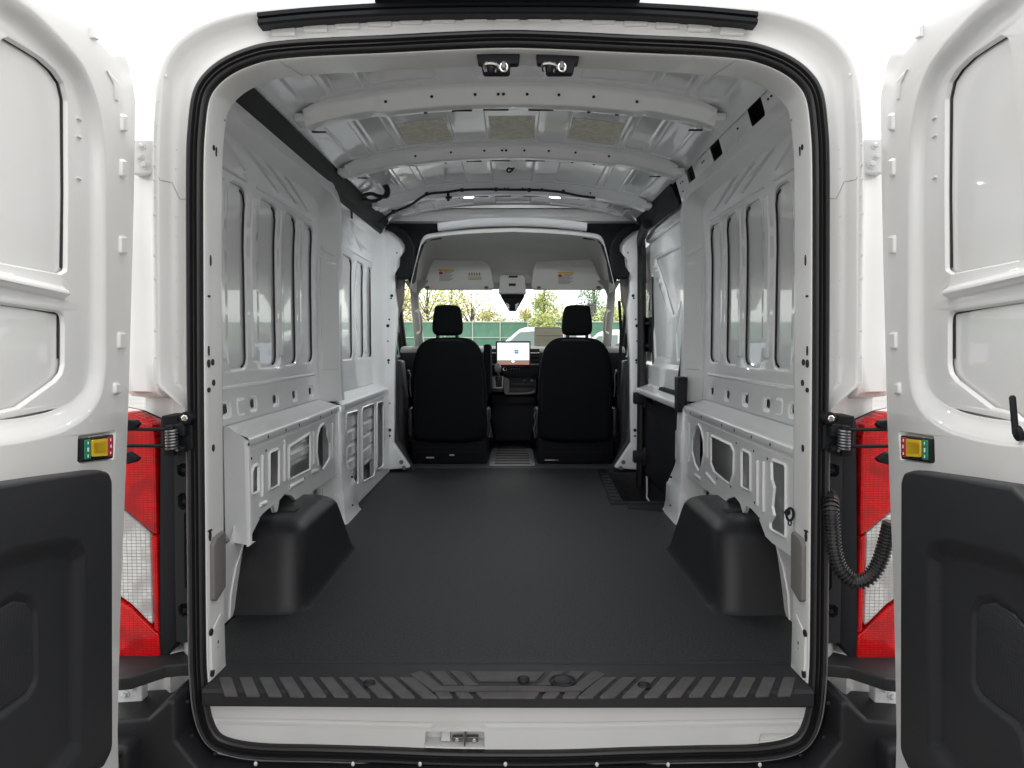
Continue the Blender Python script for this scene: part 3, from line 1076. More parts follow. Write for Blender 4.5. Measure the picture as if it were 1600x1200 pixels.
# grey-brown pads low on the rear posts, and post plates
mb = M()
mb.prism(rpoly([(1.897, -.507), (1.915, -.492), (1.968, -.487), (1.978, -.497), (1.978, -.640), (1.918, -.657), (1.897, -.648)], .008), lambda y, z, w: V((fx(z) + .010 - w, y, CZ + z)), 0, .02, .005)
both('post_pad', mb, TAUPE, van)
mb = M()
mb.prism(rpoly([(1.893, -.735), (1.955, -.702), (1.982, -.71), (1.982, -.840), (1.93, -.850), (1.893, -.850)], .004), lambda y, z, w: V((fx(z) + .0025 - w, y, CZ + z)), 0, .02, .002)
both('post_plate', mb, WHITE, van)
mb = M()
def slot(px, py, a, b, Y):
    p = atX(px, py, -.7375)
    mb.prism(ell(max(1.897, p.y), p.z - CZ, a * 2.2, b, 12), lambda y, z, w: V((fx(z) + Y - w, y, CZ + z)), 0, .004)
for px, py, a, b in ((327, 568, .003, .010), (333, 566, .004, .008), (337, 165, .004, .008), (338, 187, .003, .004), (327, 231, .003, .007), (331, 237, .002, .012), (327, 407, .0015, .013),
                     (326, 463, .003, .003), (327, 548, .0015, .012), (335, 598, .004, .008), (323, 610, .003, .006), (336, 700, .0035, .009), (333, 829, .005, .003), (333, 838, .0025, .012)):
    slot(px, py, a, b, .0022)
for px, py, a, b in ((336, 988, .0045, .009), (337, 1052, .0045, .010), (346, 1003, .002, .005), (346, 1013, .002, .005)):
    slot(px, py, a, b, .0032)
for v in mb.v:
    pass
both('post_slot_shade', mb, GASKET, van, kind='stuff')  # black ovals paint in the shade of slots in the posts

# ================================================================== ROOF
def zc(x, y=3):
    return .892 - .085 * (min(abs(x), .80) / .72) ** 2.4 - .03 * max(0, (2.3 - y) / .35) ** 2
def rmap(x, y, w):
    return V((x, y, CZ + zc(x, y) + w))
mb = M()
fe = []
for y0, y1 in ((2.20, 2.65), (2.83, 3.46), (3.63, 4.32), (4.49, 4.98)):
    for x0, x1 in ((-.71, -.615), (-.59, -.495), (-.475, -.24), (-.108, .118), (.235, .47), (.495, .59), (.615, .71)):
        fe.append(Ft(rpoly([(x0, y0), (x1, y0), (x1, y1), (x0, y1)], .02), .007, .010, n=3))
UC = [.05 * k for k in range(-16, 17)]
mb.press([(-.80, 1.98), (.80, 1.98), (.80, 5.04), (-.80, 5.04)], fe, rmap, uc=UC, vc=[2.1, 2.2, 2.3], st=.06)
roof = mb.build('roof_panel', ROOFM, van, ang=50)
for x0, x1 in ((-.455, -.262), (-.088, .100), (.250, .450)):
    M().prism(rpoly([(x0, 3.11), (x1, 3.11), (x1, 3.42), (x0, 3.42)], .004), lambda x, y, w: rmap(x, y, .007 + w), -.003, .0, 0).build('damping_pad', PADM, roof)
# header inside the rear opening
mb = M()
hs_ = []
for x in [-.72 + .06 * k for k in range(25)]:
    z0 = .742 - .055 * (abs(x) / .70) ** 3.2
    hs_.append([V((x, 2.02, CZ + z0 - .002)), V((x, 2.035, CZ + z0 + .004)), V((x, 2.06, CZ + z0 + .03)), V((x, 2.11, CZ + zc(x) - .018)), V((x, 2.16, CZ + zc(x) - .006)), V((x, 2.19, CZ + zc(x, 2.2) - .002))])
mb.loft(hs_, False)
mb.build('roof_header', INNER, van, ang=40)
mb = M()
for x in (-.535, -.455, -.17, .235, .31, .52, .60):
    z0 = .752 - .05 * (abs(x) / .70) ** 3.2
    big = abs(x) in (.455, .17, .235, .52)
    p = V((x, 2.003 - .0, CZ + z0))
    mb.tube([p, p - V((0, .002, .0005))], .011 if big else .004, 10)
mb.build('header_hole_shade', GASKET, van, kind='stuff')  # black discs stand in for the shade inside header holes

# roof bows
def bow(yc, half_w, drop, xe, wide=.05):
    mb = M()
    pr = [(-wide - .022, .002), (-wide - .012, -.006), (-wide - .004, -.016), (-wide + .010, -drop + .004), (-wide + .018, -drop), (wide - .018, -drop), (wide - .010, -drop + .004), (wide + .004, -.016), (wide + .014, -.005), (wide + .024, .002)]
    rings = []
    n = 60
    for k in range(n + 1):
        x = -xe + 2 * xe * k / n
        u = abs(x)
        dz = 0
        e = max(0, (u - (xe - .05)) / .05)
        dr = 1 + .16 * max(0, min(1, (.47 - u) / .03)) - .15 * e
        sh = .010 * max(0, min(1, (.50 - u) / .03))
        rings.append([V((x, yc + a + (sh if a < 0 else -sh * .3), CZ + zc(x) - .002 + b * (dr if b < -.01 else 1) - .012 * e)) for a, b in pr])
    mb.loft(rings, False)
    mb.pressed = True
    # end feet
    for sx in (-1, 1):
        mb.box((sx * (xe + .008), yc, CZ + zc(xe) - .030), (.06, wide * 2.1, .030), .010)
    o = mb.build('roof_bow', INNER, van, ang=45)
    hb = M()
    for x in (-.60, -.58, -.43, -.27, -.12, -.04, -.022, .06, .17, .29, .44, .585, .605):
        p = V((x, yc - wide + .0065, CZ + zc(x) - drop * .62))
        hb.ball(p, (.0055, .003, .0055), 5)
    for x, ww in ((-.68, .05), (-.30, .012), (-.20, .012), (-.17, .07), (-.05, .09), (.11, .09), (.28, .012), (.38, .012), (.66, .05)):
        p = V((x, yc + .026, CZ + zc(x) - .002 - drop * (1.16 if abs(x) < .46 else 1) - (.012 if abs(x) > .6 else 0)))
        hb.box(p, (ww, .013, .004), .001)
    hb.build('bow_slot_shade', GASKET, o, kind='stuff')  # black dots and bars stand in for the shade in holes and slots
    return o
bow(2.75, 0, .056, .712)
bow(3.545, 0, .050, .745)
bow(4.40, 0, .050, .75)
mb = M()
rings = []
for k in range(41):
    x = -.48 + .96 * k / 40
    z = .775 - .03 * (x / .45) ** 2
    rings.append([V((x, y, CZ + z + dz)) for y, dz in ((4.97, .024), (4.975, .010), (4.982, .0), (4.992, -.016), (5.03, -.022))])
mb.loft(rings, False)
mb.build('front_roof_bow', ROOFM, van, ang=50)

# lit cargo lamps on the third bow
for px in (727, 873):
    p = atY(px, 305, 4.44)
    mb = M()
    rings = []
    for k, h in ((1, .012), (1, .004), (.92, -.002), (.8, -.004)):
        rings.append([V((p.x + .068 * k * math.cos(2 * PI * i / 24), p.y + .03 + .032 * k * math.sin(2 * PI * i / 24), p.z + h)) for i in range(24)])
    mb.loft(rings, True, True, True)
    lo = mb.build('cargo_lamp', WHITE, van)
    mb = M()
    mb.ball((p.x, p.y + .03, p.z - .004), (.050, .023, .003), 8)
    mb.build('lamp_lens', LAMP, lo)
# wiring loom along the third bow
lp = [(592, 348), (612, 333), (640, 321), (667, 304), (700, 300), (722, 297), (760, 296), (800, 296.5), (840, 297), (875, 300), (905, 306), (930, 309)]
P = []
for i, (a, b) in enumerate(lp):
    P.append(atY(a, b, 4.325))
P = crom(P, 6, False)
mb = M()
mb.tube(P, .007, 6)
for a, b in ((667, 303), (722, 297), (775, 296), (827, 297), (880, 300), (615, 331)):
    mb.ball(atY(a, b, 4.318), (.013, .010, .012), 6)
mb.tube([atY(700, 300, 4.32), atY(700.5, 308, 4.32), atY(700.5, 314, 4.32)], .008, 6)
mb.tube([atY(696, 309, 4.32), atY(706, 308.5, 4.32)], .007, 6)
mb.build('wiring_loom', GASKET, van)
mb = M()
mb.tube(crom([atY(a, b, 4.1) for a, b in ((560, 309), (572, 304), (582, 303), (590, 306), (604, 307), (607, 298), (603, 288))], 5, False), .010, 6)
mb.tube(crom([atY(a, b, 4.1) for a, b in ((566, 312), (585, 314), (600, 306), (603, 297), (598, 288))], 5, False), .008, 6)
mb.box(atY(600, 287, 4.1), (.03, .03, .025), .005)
mb.build('wiring_plug', GASKET, van)
mb = M()
mb.tube(crom([atY(a, b, 3.60) for a, b in ((800, 264), (794, 263), (792, 267), (796, 269), (800, 266), (803, 262))], 5, False), .004, 6)
mb.build('wire_clip', GASKET, van)

# left: black rail cover; right: white rail with oval holes, then the sliding door track
mb = M()
pr = [(-.845, .690), (-.838, .688), (-.826, .700), (-.822, .716), (-.812, .728), (-.792, .758), (-.786, .775), (-.792, .80), (-.83, .80)]
mb.loft([[V((x, y, CZ + z)) for x, z in pr] for y in (2.22, 2.4, 3.2, 4.0, 4.93)], True, True, True)
mb.build('rail_cover', TRIM, van, ang=25)
mb = M()
def rail_map(y, t, w):
    # t runs up the slanted rail face, w into it
    a, b = V((.834, .684)), V((.788, .836))
    p = a.lerp(b, t)
    return V((p.x + w * .957, y, CZ + p.y + w * .29))
fe = []
for y, a, b in ((2.585, .080, .36), (3.09, .078, .36), (3.53, .072, .36)):
    fe.append(Ft([(y + a * math.copysign(abs(math.cos(q)) ** .6, math.cos(q)), .52 + b * math.copysign(abs(math.sin(q)) ** .6, math.sin(q))) for q in [2 * PI * (k + .5) / 28 for k in range(28)]], .003, .006, open=True, lip=.002))
mb.press([(2.22, 0), (3.80, 0), (3.80, 1), (2.22, 1)], fe, rail_map)
mb.build('cant_rail_face', INNER, van, ang=45)
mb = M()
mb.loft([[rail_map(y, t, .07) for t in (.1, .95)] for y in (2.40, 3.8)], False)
mb.build('rail_cavity_shade', GASKET, van)  # black sheet behind the oval holes, colouring in the shade of the cavity
mb = M()
for y in (2.42, 2.45, 2.78, 2.80, 2.95, 3.27, 3.30, 3.68, 3.72):
    for t in (.25, .5, .72):
        if (int(y * 100) + int(t * 100)) % 3:
            p = rail_map(y, t, -.001)
            mb.ball(p, (.004, .006, .004), 5)
mb.build('rail_hole_shade', GASKET, van, kind='stuff')  # black beads stand in for the shade of small rail holes
mb = M()
pr = [(.845, .690), (.836, .684), (.826, .700), (.822, .716), (.812, .728), (.80, .76), (.786, .775), (.792, .81), (.84, .81)]
mb.loft([[V((x, y, CZ + z)) for x, z in pr] for y in (3.86, 4.2, 4.93)], True, True, True)
mb.build('door_track_cover', DARK, van, ang=25)
mb = M()
pr = [(.905, .63), (.86, .632), (.852, .64), (.848, .665), (.85, .672), (.88, .68)]
mb.loft([[V((x, y, CZ + z)) for x, z in pr] for y in (3.72, 4.93)], False)
mb.build('door_track', ROOFM, van, ang=25)

# ---- striker housings under the header
for px0 in (745, 835):
    f = (lambda L: L) if px0 == 745 else (lambda L: [(1650 - a + 0, b) for a, b in L])
    o = rpoly(oy(f([(743, 76), (813, 76), (811, 99), (808, 101), (797, 101), (797, 113), (794, 116), (757, 116), (754, 113), (752, 101), (747, 100)]), 1.91), .004)
    mb = M()
    mb.prism(o, my(1.905), 0, .022, .003)
    h = mb.build('latch_housing', DARK, van)
    mb = M()
    o = rpoly(oy(f([(755, 92), (796, 92), (795, 113), (757, 113)]), 1.985), .006)
    dx = 0 if px0 == 745 else 91
    q = lambda a, b, y=1.975: atY(a + dx, b, y - .08)
    mb.tube(crom([q(759, 110, 1.985), q(758, 104), q(760, 100, 1.965), q(768, 99, 1.96), q(775, 101, 1.965), q(777, 106), q(776, 111, 1.985)], 5, False), .0055, 8)
    ring = [q(787 + 5.5 * math.cos(a), 105 + 6.5 * math.sin(a), 1.978) for a in [2 * PI * k / 16 for k in range(17)]]
    mb.tube(ring, .003, 6)
    mb.build('striker_loop', CHROME, h)
    mb = M()
    mb.tube([q(787, 97, 1.975), q(787, 107, 1.972)], .005, 8)
    mb.tube([q(767, 105, 1.978), q(767, 111, 1.975)], .005, 8)
    mb.build('striker_pin', STEEL, h)
# ================================================================== REAR DOORS (open, interior faces towards the camera)
ANG = math.radians(10)
HX, HY = .868, 1.775
DD = V((-math.sin(ANG), -math.cos(ANG)))          # right-hand door: along its width, away from the hinge
DN = V((-math.cos(ANG), math.sin(ANG)))           # its inner face normal
def dpx(L, off=0.0):
    out = []
    H = V((HX, HY)) + DN * off
    for a, b in L:
        r = ray(a, b)
        r2 = V((r.x, r.y))
        t = (H - V((CX, CY))).dot(DN) / r2.dot(DN)
        P = CAM + r * t
        s_ = (V((P.x, P.y)) - H).dot(DD)
        out.append((s_, P.z - CZ))
    return out
def dmap(s, z, w):
    p = V((HX, HY)) + DD * s - DN * w
    return V((p.x, p.y, CZ + z))
DW = .80
W1 = [(1476, 424), (1475, 300), (1476, 155), (1482, 127), (1495, 107), (1515, 87), (1537, 72), (1565, 54), (1575, 58), (1580, 75), (1590, 200), (1597, 300), (1598, 396), (1594, 409), (1486, 430)]
W2 = dpx([(1480, 486), (1480, 570), (1483, 585), (1492, 597), (1516, 616), (1547, 640), (1580, 648)], -.022) + [(.80, -.175), (.845, -.13), (.845, .10)]
_a, _b = dpx([(1480, 486), (1600, 467)], -.022)
W2[-1] = (.845, _a[1] + (_b[1] - _a[1]) / (_b[0] - _a[0]) * (.845 - _a[0]))
bl_ = dpx([(1480, 455), (1480, 462), (1600, 437), (1600, 428)])
def door():
    mb = M()
    # big dished field that carries the two blank windows
    sm = lambda L: [(p.x, p.y) for p in crom(L, 4, False)]
    field = sm(dpx([(1417, 560), (1417, 400), (1418, 290), (1421, 215), (1432, 150), (1453, 97), (1486, 56), (1522, 16), (1560, -14)]))
    zt = field[-1][1]
    field += [(.84, zt + .02), (.905, zt - .03), (.91, -.20), (.86, -.275)]
    field += sm(dpx([(1600, 702), (1560, 698), (1520, 690), (1478, 676), (1445, 653), (1426, 624), (1419, 590)]))
    w1 = rpoly(dpx(W1, -.022), .012, 2)
    w2 = rpoly(W2, .025, 3)
    sub = [Ft(w1, .006, .004, open=True, lip=.002), Ft(w2, .006, .004, open=True, lip=.002)]
    # second upper window beyond the vertical rib
    e1 = dpx([(1614, 396), (1614, 90)], -.022)
    sub.append(Ft(rpoly([(e1[0][0], e1[0][1]), (.845, e1[0][1] + .03), (.845, e1[1][1] - .05), (e1[1][0], e1[1][1])], .03), .006, .004, open=True, lip=.002))
    b0 = dpx([(1480, 459), (1600, 432)], -.022)
    sl_ = (b0[1][1] - b0[0][1]) / (b0[1][0] - b0[0][0])
    s0 = b0[0][0]
    rib = [(s0, b0[0][1] - .012), (.845, b0[0][1] - .012 + sl_ * (.845 - s0)), (.845, b0[0][1] + .014 + sl_ * (.845 - s0)), (s0, b0[0][1] + .014)]
    sub.append(Ft(rpoly(rib, .010), -.012, .011))
    for a, b in ((1461, 185), (1461, 213), (1461, 278)):
        q = dpx([(a, b)], -.022)[0]
        sub.append(Ft(rpoly([(q[0] - .012, q[1] - .003), (q[0] + .012, q[1] - .003), (q[0] + .012, q[1] + .003), (q[0] - .012, q[1] + .003)], .002), -.004, .0035))
    fe = [Ft(field, .022, .040, n=6, sub=sub)]
    # recess round the lock indicator
    fe.append(Ft(rpoly(dpx([(1403, 672), (1460, 681), (1461, 727), (1406, 720)]), .010), .006, .006))
    # stops and bosses on the hinge-side margin
    for a0, a1, b0_, b1 in ((1390, 1399, 176, 206), (1391, 1400, 247, 277), (1390, 1401, 367, 398), (1392, 1403, 518, 547), (1400, 1409, 597, 618)):
        fe.append(Ft(rpoly(dpx([(a0, b1), (a1, b1), (a1, b0_), (a0, b0_)]), .009), -.007, .006, n=5))
    fe.append(Ft(rpoly(dpx([(1401, 158), (1401, 126), (1423, 102), (1410, 130), (1407, 157)]), .006), -.003, .004))
    fe.append(Ft(rpoly(dpx([(1433, 62), (1433, 40), (1443, 38), (1443, 58)]), .003), -.006, .004))
    out = sm(dpx([(1401, 1150), (1397, 950), (1391, 780), (1386, 640), (1380, 400), (1376, 180), (1378, 140), (1384, 106), (1397, 72), (1416, 42), (1438, 16), (1466, -10), (1500, -34)]))
    nt_ = len(out)
    out = out + [(.74, .905), (.88, .91), (.94, .86), (.94, -1.10), (.88, -1.14), (out[0][0] + .06, -1.14), (out[0][0], -1.06)]
    out = rpoly(out, ([0] * nt_ + [.1, .05, .08, .02, .03, .01][:len(out) - nt_])[::(1 if sum(out[i - 1][0] * out[i][1] - out[i][0] * out[i - 1][1] for i in range(len(out))) > 0 else -1)], 3)
    mb.press(out, fe, dmap, rim=None)
    mb.pressed = True
    # stepped hinge-side edge: shoulder, groove, outer lip
    rings = []
    for d, w in ((0, 0), (.004, .0015), (.007, .006), (.008, .016), (.0085, .022), (.014, .026), (.022, .027), (.025, .030), (.026, .040), (.026, .085)):
        rings.append([dmap(x, y, w) for x, y in offs(out, d)])
    mb.loft(rings)
    return mb
dm = door()
def outer_panel():
    mb = M()
    o = rpoly([(.055, -1.16), (.96, -1.16), (.96, .93), (.69, .96), (.27, .91), (.13, .80), (.055, .62)], [.02, .02, .02, .1, .15, .10, .15], 5)
    mb.prism(o, dmap, .078, .105, .008)
    mb.flat([offs(o, -.03)], dmap, .034)
    return mb
def trim_panel():
    mb = M()
    o = dpx([(1409, 1172), (1410, 755), (1414, 744), (1425, 741), (1500, 753), (1580, 767)], .030)
    z1 = dpx([(1580, 767)], .030)[0][1]
    o = o + [(.86, z1 - .035), (.915, z1 - .08), (.915, -.80)] + dpx([(1442, 1203), (1420, 1196)], .030)
    o = rpoly(o, .015, 3)
    spk = rpoly(dpx([(1514, 1068), (1516, 950), (1526, 930), (1548, 926), (1580, 945), (1612, 982)], .014) + [(.78, -.60), (.785, -.63), (.77, -.65)] + dpx([(1590, 1142), (1566, 1126), (1528, 1096)], .014), .03, 4)
    conc = dpx([(1448, 1172), (1446, 862), (1456, 842), (1480, 838), (1540, 850), (1600, 868)], .030) + [(.895, -.42), (.895, -.765)]
    fe = [Ft(rpoly(conc, .03, 4), .018, .040, n=6, sub=[Ft(spk, .008, .014, n=4)])]
    mb.press(o, fe, dmap, w0=-.032)
    rings = []
    for d, w in ((0, -.032), (.004, -.0308), (.007, -.027), (.008, -.018), (.008, .004)):
        rings.append([dmap(x, y, w) for x, y in offs(o, d)])
    mb.loft(rings)
    g = offs(spk, -.014)
    gm = M()
    gm.prism(g, dmap, -.010, .02, .003)
    return mb, gm
def grille_mat():
    m = mat('perforated speaker mesh', (.014, .015, .018), .45)
    t = m.node_tree
    b = t.nodes['Principled BSDF']
    tc = t.nodes.new('ShaderNodeTexCoord')
    mp = t.nodes.new('ShaderNodeMapping')
    mp.inputs['Scale'].default_value = (30, 230, 230)
    t.links.new(tc.outputs['Object'], mp.inputs[0])
    v = t.nodes.new('ShaderNodeTexVoronoi')
    v.inputs['Scale'].default_value = 1
    v.inputs['Randomness'].default_value = 0
    t.links.new(mp.outputs[0], v.inputs['Vector'])
    n = t.nodes.new('ShaderNodeBump')
    n.inputs['Distance'].default_value = .002
    n.inputs['Strength'].default_value = .9
    t.links.new(v.outputs['Distance'], n.inputs['Height'])
    t.links.new(n.outputs[0], b.inputs['Normal'])
    return m
GRILLE = grille_mat()
tp, gm = trim_panel()
def both_in(name, mb, m, ps, **k):
    mb.build(name, m, ps[0], **k)
    mb.mir().build(name, m, ps[1], **k)
dr = dm.build('rear_door', WHITE, van, ang=50)
dl = dm.mir().build('rear_door', WHITE, van, ang=50)
doors = (dr, dl)
both_in('outer_panel', outer_panel(), WHITE, doors, ang=40)
both_in('trim_panel', tp, TRIM, doors, ang=50)
both_in('speaker_grille', gm, GRILLE, doors)
# blank panel edges: black mastic seen along the hinge-side edge of each blank window
mb = M()
for L in ([(1477, 418), (1475.5, 300), (1477, 155), (1483, 128), (1496, 108), (1516, 88), (1538, 73), (1562, 58)], [(1481, 560), (1481, 492), (1484, 489), (1540, 478), (1600, 468)]):
    q = dpx(L, -.022)
    P = [dmap(a + .0035, b, .0335) for a, b in q]
    mb = M()
    mb.tube(P, .0026, 6)
    both_in('mastic_bead', mb, GASKET, doors)
# lock indicator: red and green labels either side of a yellow slider
def dquad(L, w0, w1, r, rr=.003):
    m_ = M()
    m_.prism(rpoly(dpx(L), rr, 3), dmap, w0, w1, r)
    return m_
both_in('lock_bezel', dquad([(1410, 680), (1456, 686), (1456, 723), (1411, 717)], -.004, .008, .003), DARK, doors)
both_in('red_label', dquad([(1411.5, 682.5), (1419.5, 683.5), (1419.5, 714.5), (1412, 713.5)], -.0055, .0, .0008), REDL, doors)
both_in('green_label', dquad([(1445, 687), (1454, 688.5), (1454, 719.5), (1445, 718)], -.0055, .0, .0008), GRN, doors)
def ysl():
    m_ = M()
    o = rpoly(dpx([(1421.5, 685.5), (1443.5, 688.5), (1443.5, 714.5), (1421.5, 713)]), .003)
    m_.press(o, [Ft(offs(o, -.006), .010, .006)], dmap, w0=-.007)
    m_.loft([[dmap(x, y, -.007) for x, y in o], [dmap(x, y, .0) for x, y in o]])
    return m_
both_in('lock_slider', ysl(), YEL, doors)
mb = M()
for a, b, rr in ((1416, 688, .003), (1415.5, 698, .0035), (1416, 708.5, .003), (1449.5, 693, .0025), (1449.5, 703.5, .004), (1449.5, 713.5, .003)):
    q = dpx([(a, b)])[0]
    mb.prism(rect(q[0] - rr * .8, q[0] + rr * .8, q[1] - rr, q[1] + rr, .001), dmap, -.0062, -.005)
both_in('label_print', mb, WPRINT, doors, kind='stuff')
# black lock pin on the right-hand door
q0, q1 = dpx([(1587, 678)], .004)[0], dpx([(1581, 622)], .022)[0]
mb = M()
A = dmap(q0[0], q0[1], -.004)
B = A + V((-.004, .004, abs(q1[1] - q0[1]) * .98))
mb.tube([A, A.lerp(B, .5), B, B + (B - A).normalized() * .003], [.0046, .0046, .0046, .0025], 10)
mb.tube([dmap(q0[0], q0[1] + .002, .003), dmap(q0[0], q0[1], -.004), dmap(q0[0], q0[1], -.006)], [.0115, .011, .005], 12)
mb.build('lock_pin', DARK, dr)

# ---- hinges
def hinge(P, bolts, Y):
    mb = M()
    mb.prism(rpoly(oy(P, Y), .005), my(Y), 0, .03, .004)
    for a, b, r in bolts:
        p = atY(a, b, Y)
        mb.tube([p + V((0, .001, 0)), p - V((0, .003, 0))], r * 1.5, 14)
        mb.tube([p, p - V((0, .009, 0)), p - V((0, .011, 0))], [r, r, r * .7], 6)
    return mb
h1 = hinge([(206, 218), (237, 218), (241, 224), (240, 266), (236, 272), (206, 272)], [(222, 229, .006), (220, 246, .006), (227, 258, .0075)], 1.925)
both('upper_hinge', h1, GALV, van)
h2 = hinge([(176, 1066), (218, 1063), (222, 1068), (222, 1112), (216, 1117), (176, 1124)], [(207, 1074, .008), (196, 1085, .007), (201, 1103, .007)], 1.90)
both('lower_hinge', h2, GALV, van)

# ---- door checks: bracket, spring drum and two rods
mb = M()
mb.prism(rpoly(oy([(250, 650), (276, 649), (277, 660), (299, 664), (300, 702), (276, 712), (252, 713)], 1.85), .004), my(1.855), 0, .07, .004)
mb.box(atY(268, 688, 1.835), (.022, .03, .075), .006)
mb.box(atY(283, 672, 1.845), (.03, .03, .03), .006)
mb.box(atY(283, 700, 1.845), (.025, .03, .012), .004)
for b in (671, 697):
    mb.tube([atY(288, b + 2, 1.84), atY(262, b, 1.83), atY(205, b - .5, 1.80), atY(190, b - .5, 1.79)], .0042, 8)
for L in ([(200, 655), (212, 657), (217, 663), (212, 669), (203, 672), (198, 672)], [(198, 705), (206, 709), (217, 717), (212, 722), (198, 726)]):
    mb.prism(rpoly(oy(L, 1.80), .004), my(1.795), 0, .02, .004)
c1, c2 = both('door_check', mb, DARK, van)
mb = M()
cen = atY(268, 688, 1.815)
mb.tube([cen + V((.012 * math.cos(t * 7 * 2 * PI), .012 * math.sin(t * 7 * 2 * PI), -.024 + .048 * t)) for t in [k / 84 for k in range(85)]], .0035, 6)
mb.build('check_spring', STEEL, c1)
mb.mir().build('check_spring', STEEL, c2)
mb = M()
p = atY(290, 653, 1.83)
mb.tube([p + V((0, .03, 0)), p, p - V((0, .002, 0))], [.015, .015, .013], 16)
both('check_boss', mb, DARK, van)
mb = M()
mb.tube([p, p - V((0, .007, 0)), p - V((0, .009, 0))], [.0085, .0085, .006], 6)
both('check_bolt', mb, CHROME, van)

# ---- corrugated cable conduit to the right-hand door
path = crom([atY(a, b, y) for a, b, y in ((1290, 776, 1.93), (1298, 779, 1.87), (1299, 795, 1.84), (1301, 830, 1.83), (1304, 860, 1.82), (1313, 888, 1.81), (1332, 907, 1.80), (1352, 906, 1.79), (1368, 890, 1.785), (1379, 865, 1.78), (1387, 835, 1.775), (1392, 815, 1.77))], 24, False)
fine = []
L = 0
for i in range(len(path) - 1):
    n = 3
    fine += [path[i].lerp(path[i + 1], k / n) for k in range(n)]
rs = []
for i, p in enumerate(fine):
    if i:
        L += (p - fine[i - 1]).length
    f = i / len(fine)
    rs.append(.0165 + .0022 * (1 if math.sin(L * 2 * PI / .0085) > 0 else -1) if f > .14 else (.0185 if f > .06 else .022))
mb = M()
mb.tube(fine, rs, 12)
mb.build('cable_conduit', RUBBER, van, ang=25)
mb = M()
p = V((.722, 1.965, atY(1238, 801, 1.965).z))
mb.tube([p + V((.004, .01, 0)), p, p - V((0, .004, 0))], [.008, .008, .006], 10)
mb.tube([p + V((.009 * math.cos(t) + .006, -.002, .016 * math.sin(t) - .004)) for t in [2 * PI * k / 18 for k in range(19)]], .0035, 6)
mb.tube([p + V((.006 + .004 * math.cos(t), -.002, -.026 + .007 * math.sin(t))) for t in [2 * PI * k / 12 for k in range(13)]], .0018, 6)
mb.build('tie_ring', DARK, van)
# ================================================================== FRONT OF THE CARGO BAY AND CAB
# B pillar flanges
YB = 5.05
bp = [(598, 355), (612, 360), (618, 365), (627, 374), (633, 383), (633, 392), (627, 401), (625, 415), (618, 430), (617, 455), (621, 482), (617, 560), (616, 640), (616, 655), (615, 692), (641, 731), (596, 735), (596, 500)]
mb = M()
mb.prism(rpoly(oy(bp, YB), .008, 2), my(YB), 0, .05, .006)
f1, f2 = both('bulkhead_flange', mb, INNER, van)
mb = M()
sec_ = [(.905, 4.93), (.885, 4.955), (.86, 4.99), (.835, 5.03), (.828, 5.055)]
mb.loft([[V((-x, y, CZ + z)) for x, y in sec_] for z in (-.86, -.5, -.26, 0, .3, .55, .70)], False)
mb.build('bulkhead_return', INNER, van)
mb = M()
for a, b, r in ((612, 462, .010), (611, 466, .006), (608, 499, .006), (606, 509, .011), (606, 533, .005), (607, 563, .009), (607, 567, .006), (609, 672, .011), (609, 681, .007), (609, 630, .005), (620, 395, .005)):
    p = atY(a, b, YB - .002)
    mb.tube([p, p + V((0, .003, 0))], r, 10)
both('flange_hole_shade', mb, GASKET, van, kind='stuff')  # black discs colour in the shade of holes in the flange
mb = M()
for a, b in ((627, 722), (631, 731)):
    p = atY(a, b, YB - .003)
    mb.tube([p, p + V((0, .004, 0))], .014, 12)
both('flange_plugs', mb, TAUPE, van)
# black gutter pieces and curved pads at the top corners
mb = M()
mb.prism(rpoly(oy([(603, 326), (612, 318), (640, 327), (655, 337), (688, 342), (688, 369), (665, 372), (659, 378), (650, 405), (645, 438), (640, 442), (632, 430), (632, 360), (605, 352)], 5.08), .006), my(5.10), 0, .12, .01)
both('corner_liner', mb, DARK, van)
mb = M()
mb.prism(rpoly(oy([(598, 350), (618, 352), (630, 358), (640, 368), (648, 385), (648, 402), (645, 420), (638, 434), (634, 437), (620, 434), (617, 428), (624, 416), (625, 402), (633, 392), (633, 383), (627, 374), (612, 362), (600, 358)], 5.02), .006), my(5.015), 0, .05, .010)
both('curved_pad', mb, DARK, van)
# trim between flange and door frame
mb = M()
mb.prism(rpoly(oy([(617, 432), (632, 436), (630, 470), (621, 500), (619, 556), (614, 556), (616, 480)], 5.12), .006), my(5.10), 0, .06, .01)
mb.prism(rpoly(oy([(610, 400), (622, 420), (628, 520), (612, 558), (600, 556), (600, 400)], 5.3), .006), my(5.13), 0, .06, .01)
both('belt_pillar_trim', mb, TAUPE, van)
mb = M()
mb.prism(rpoly(oy([(605, 556), (619, 556), (621, 650), (624, 690), (647, 735), (604, 737)], 5.14), .006), my(5.12), 0, .08, .012)
mb.prism(rpoly(oy([(600, 560), (628, 564), (634, 620), (632, 690), (640, 725), (600, 725)], 5.4), .02), my(5.38), 0, .15, .03)
both('lower_pillar_trim', mb, DASHM, van)

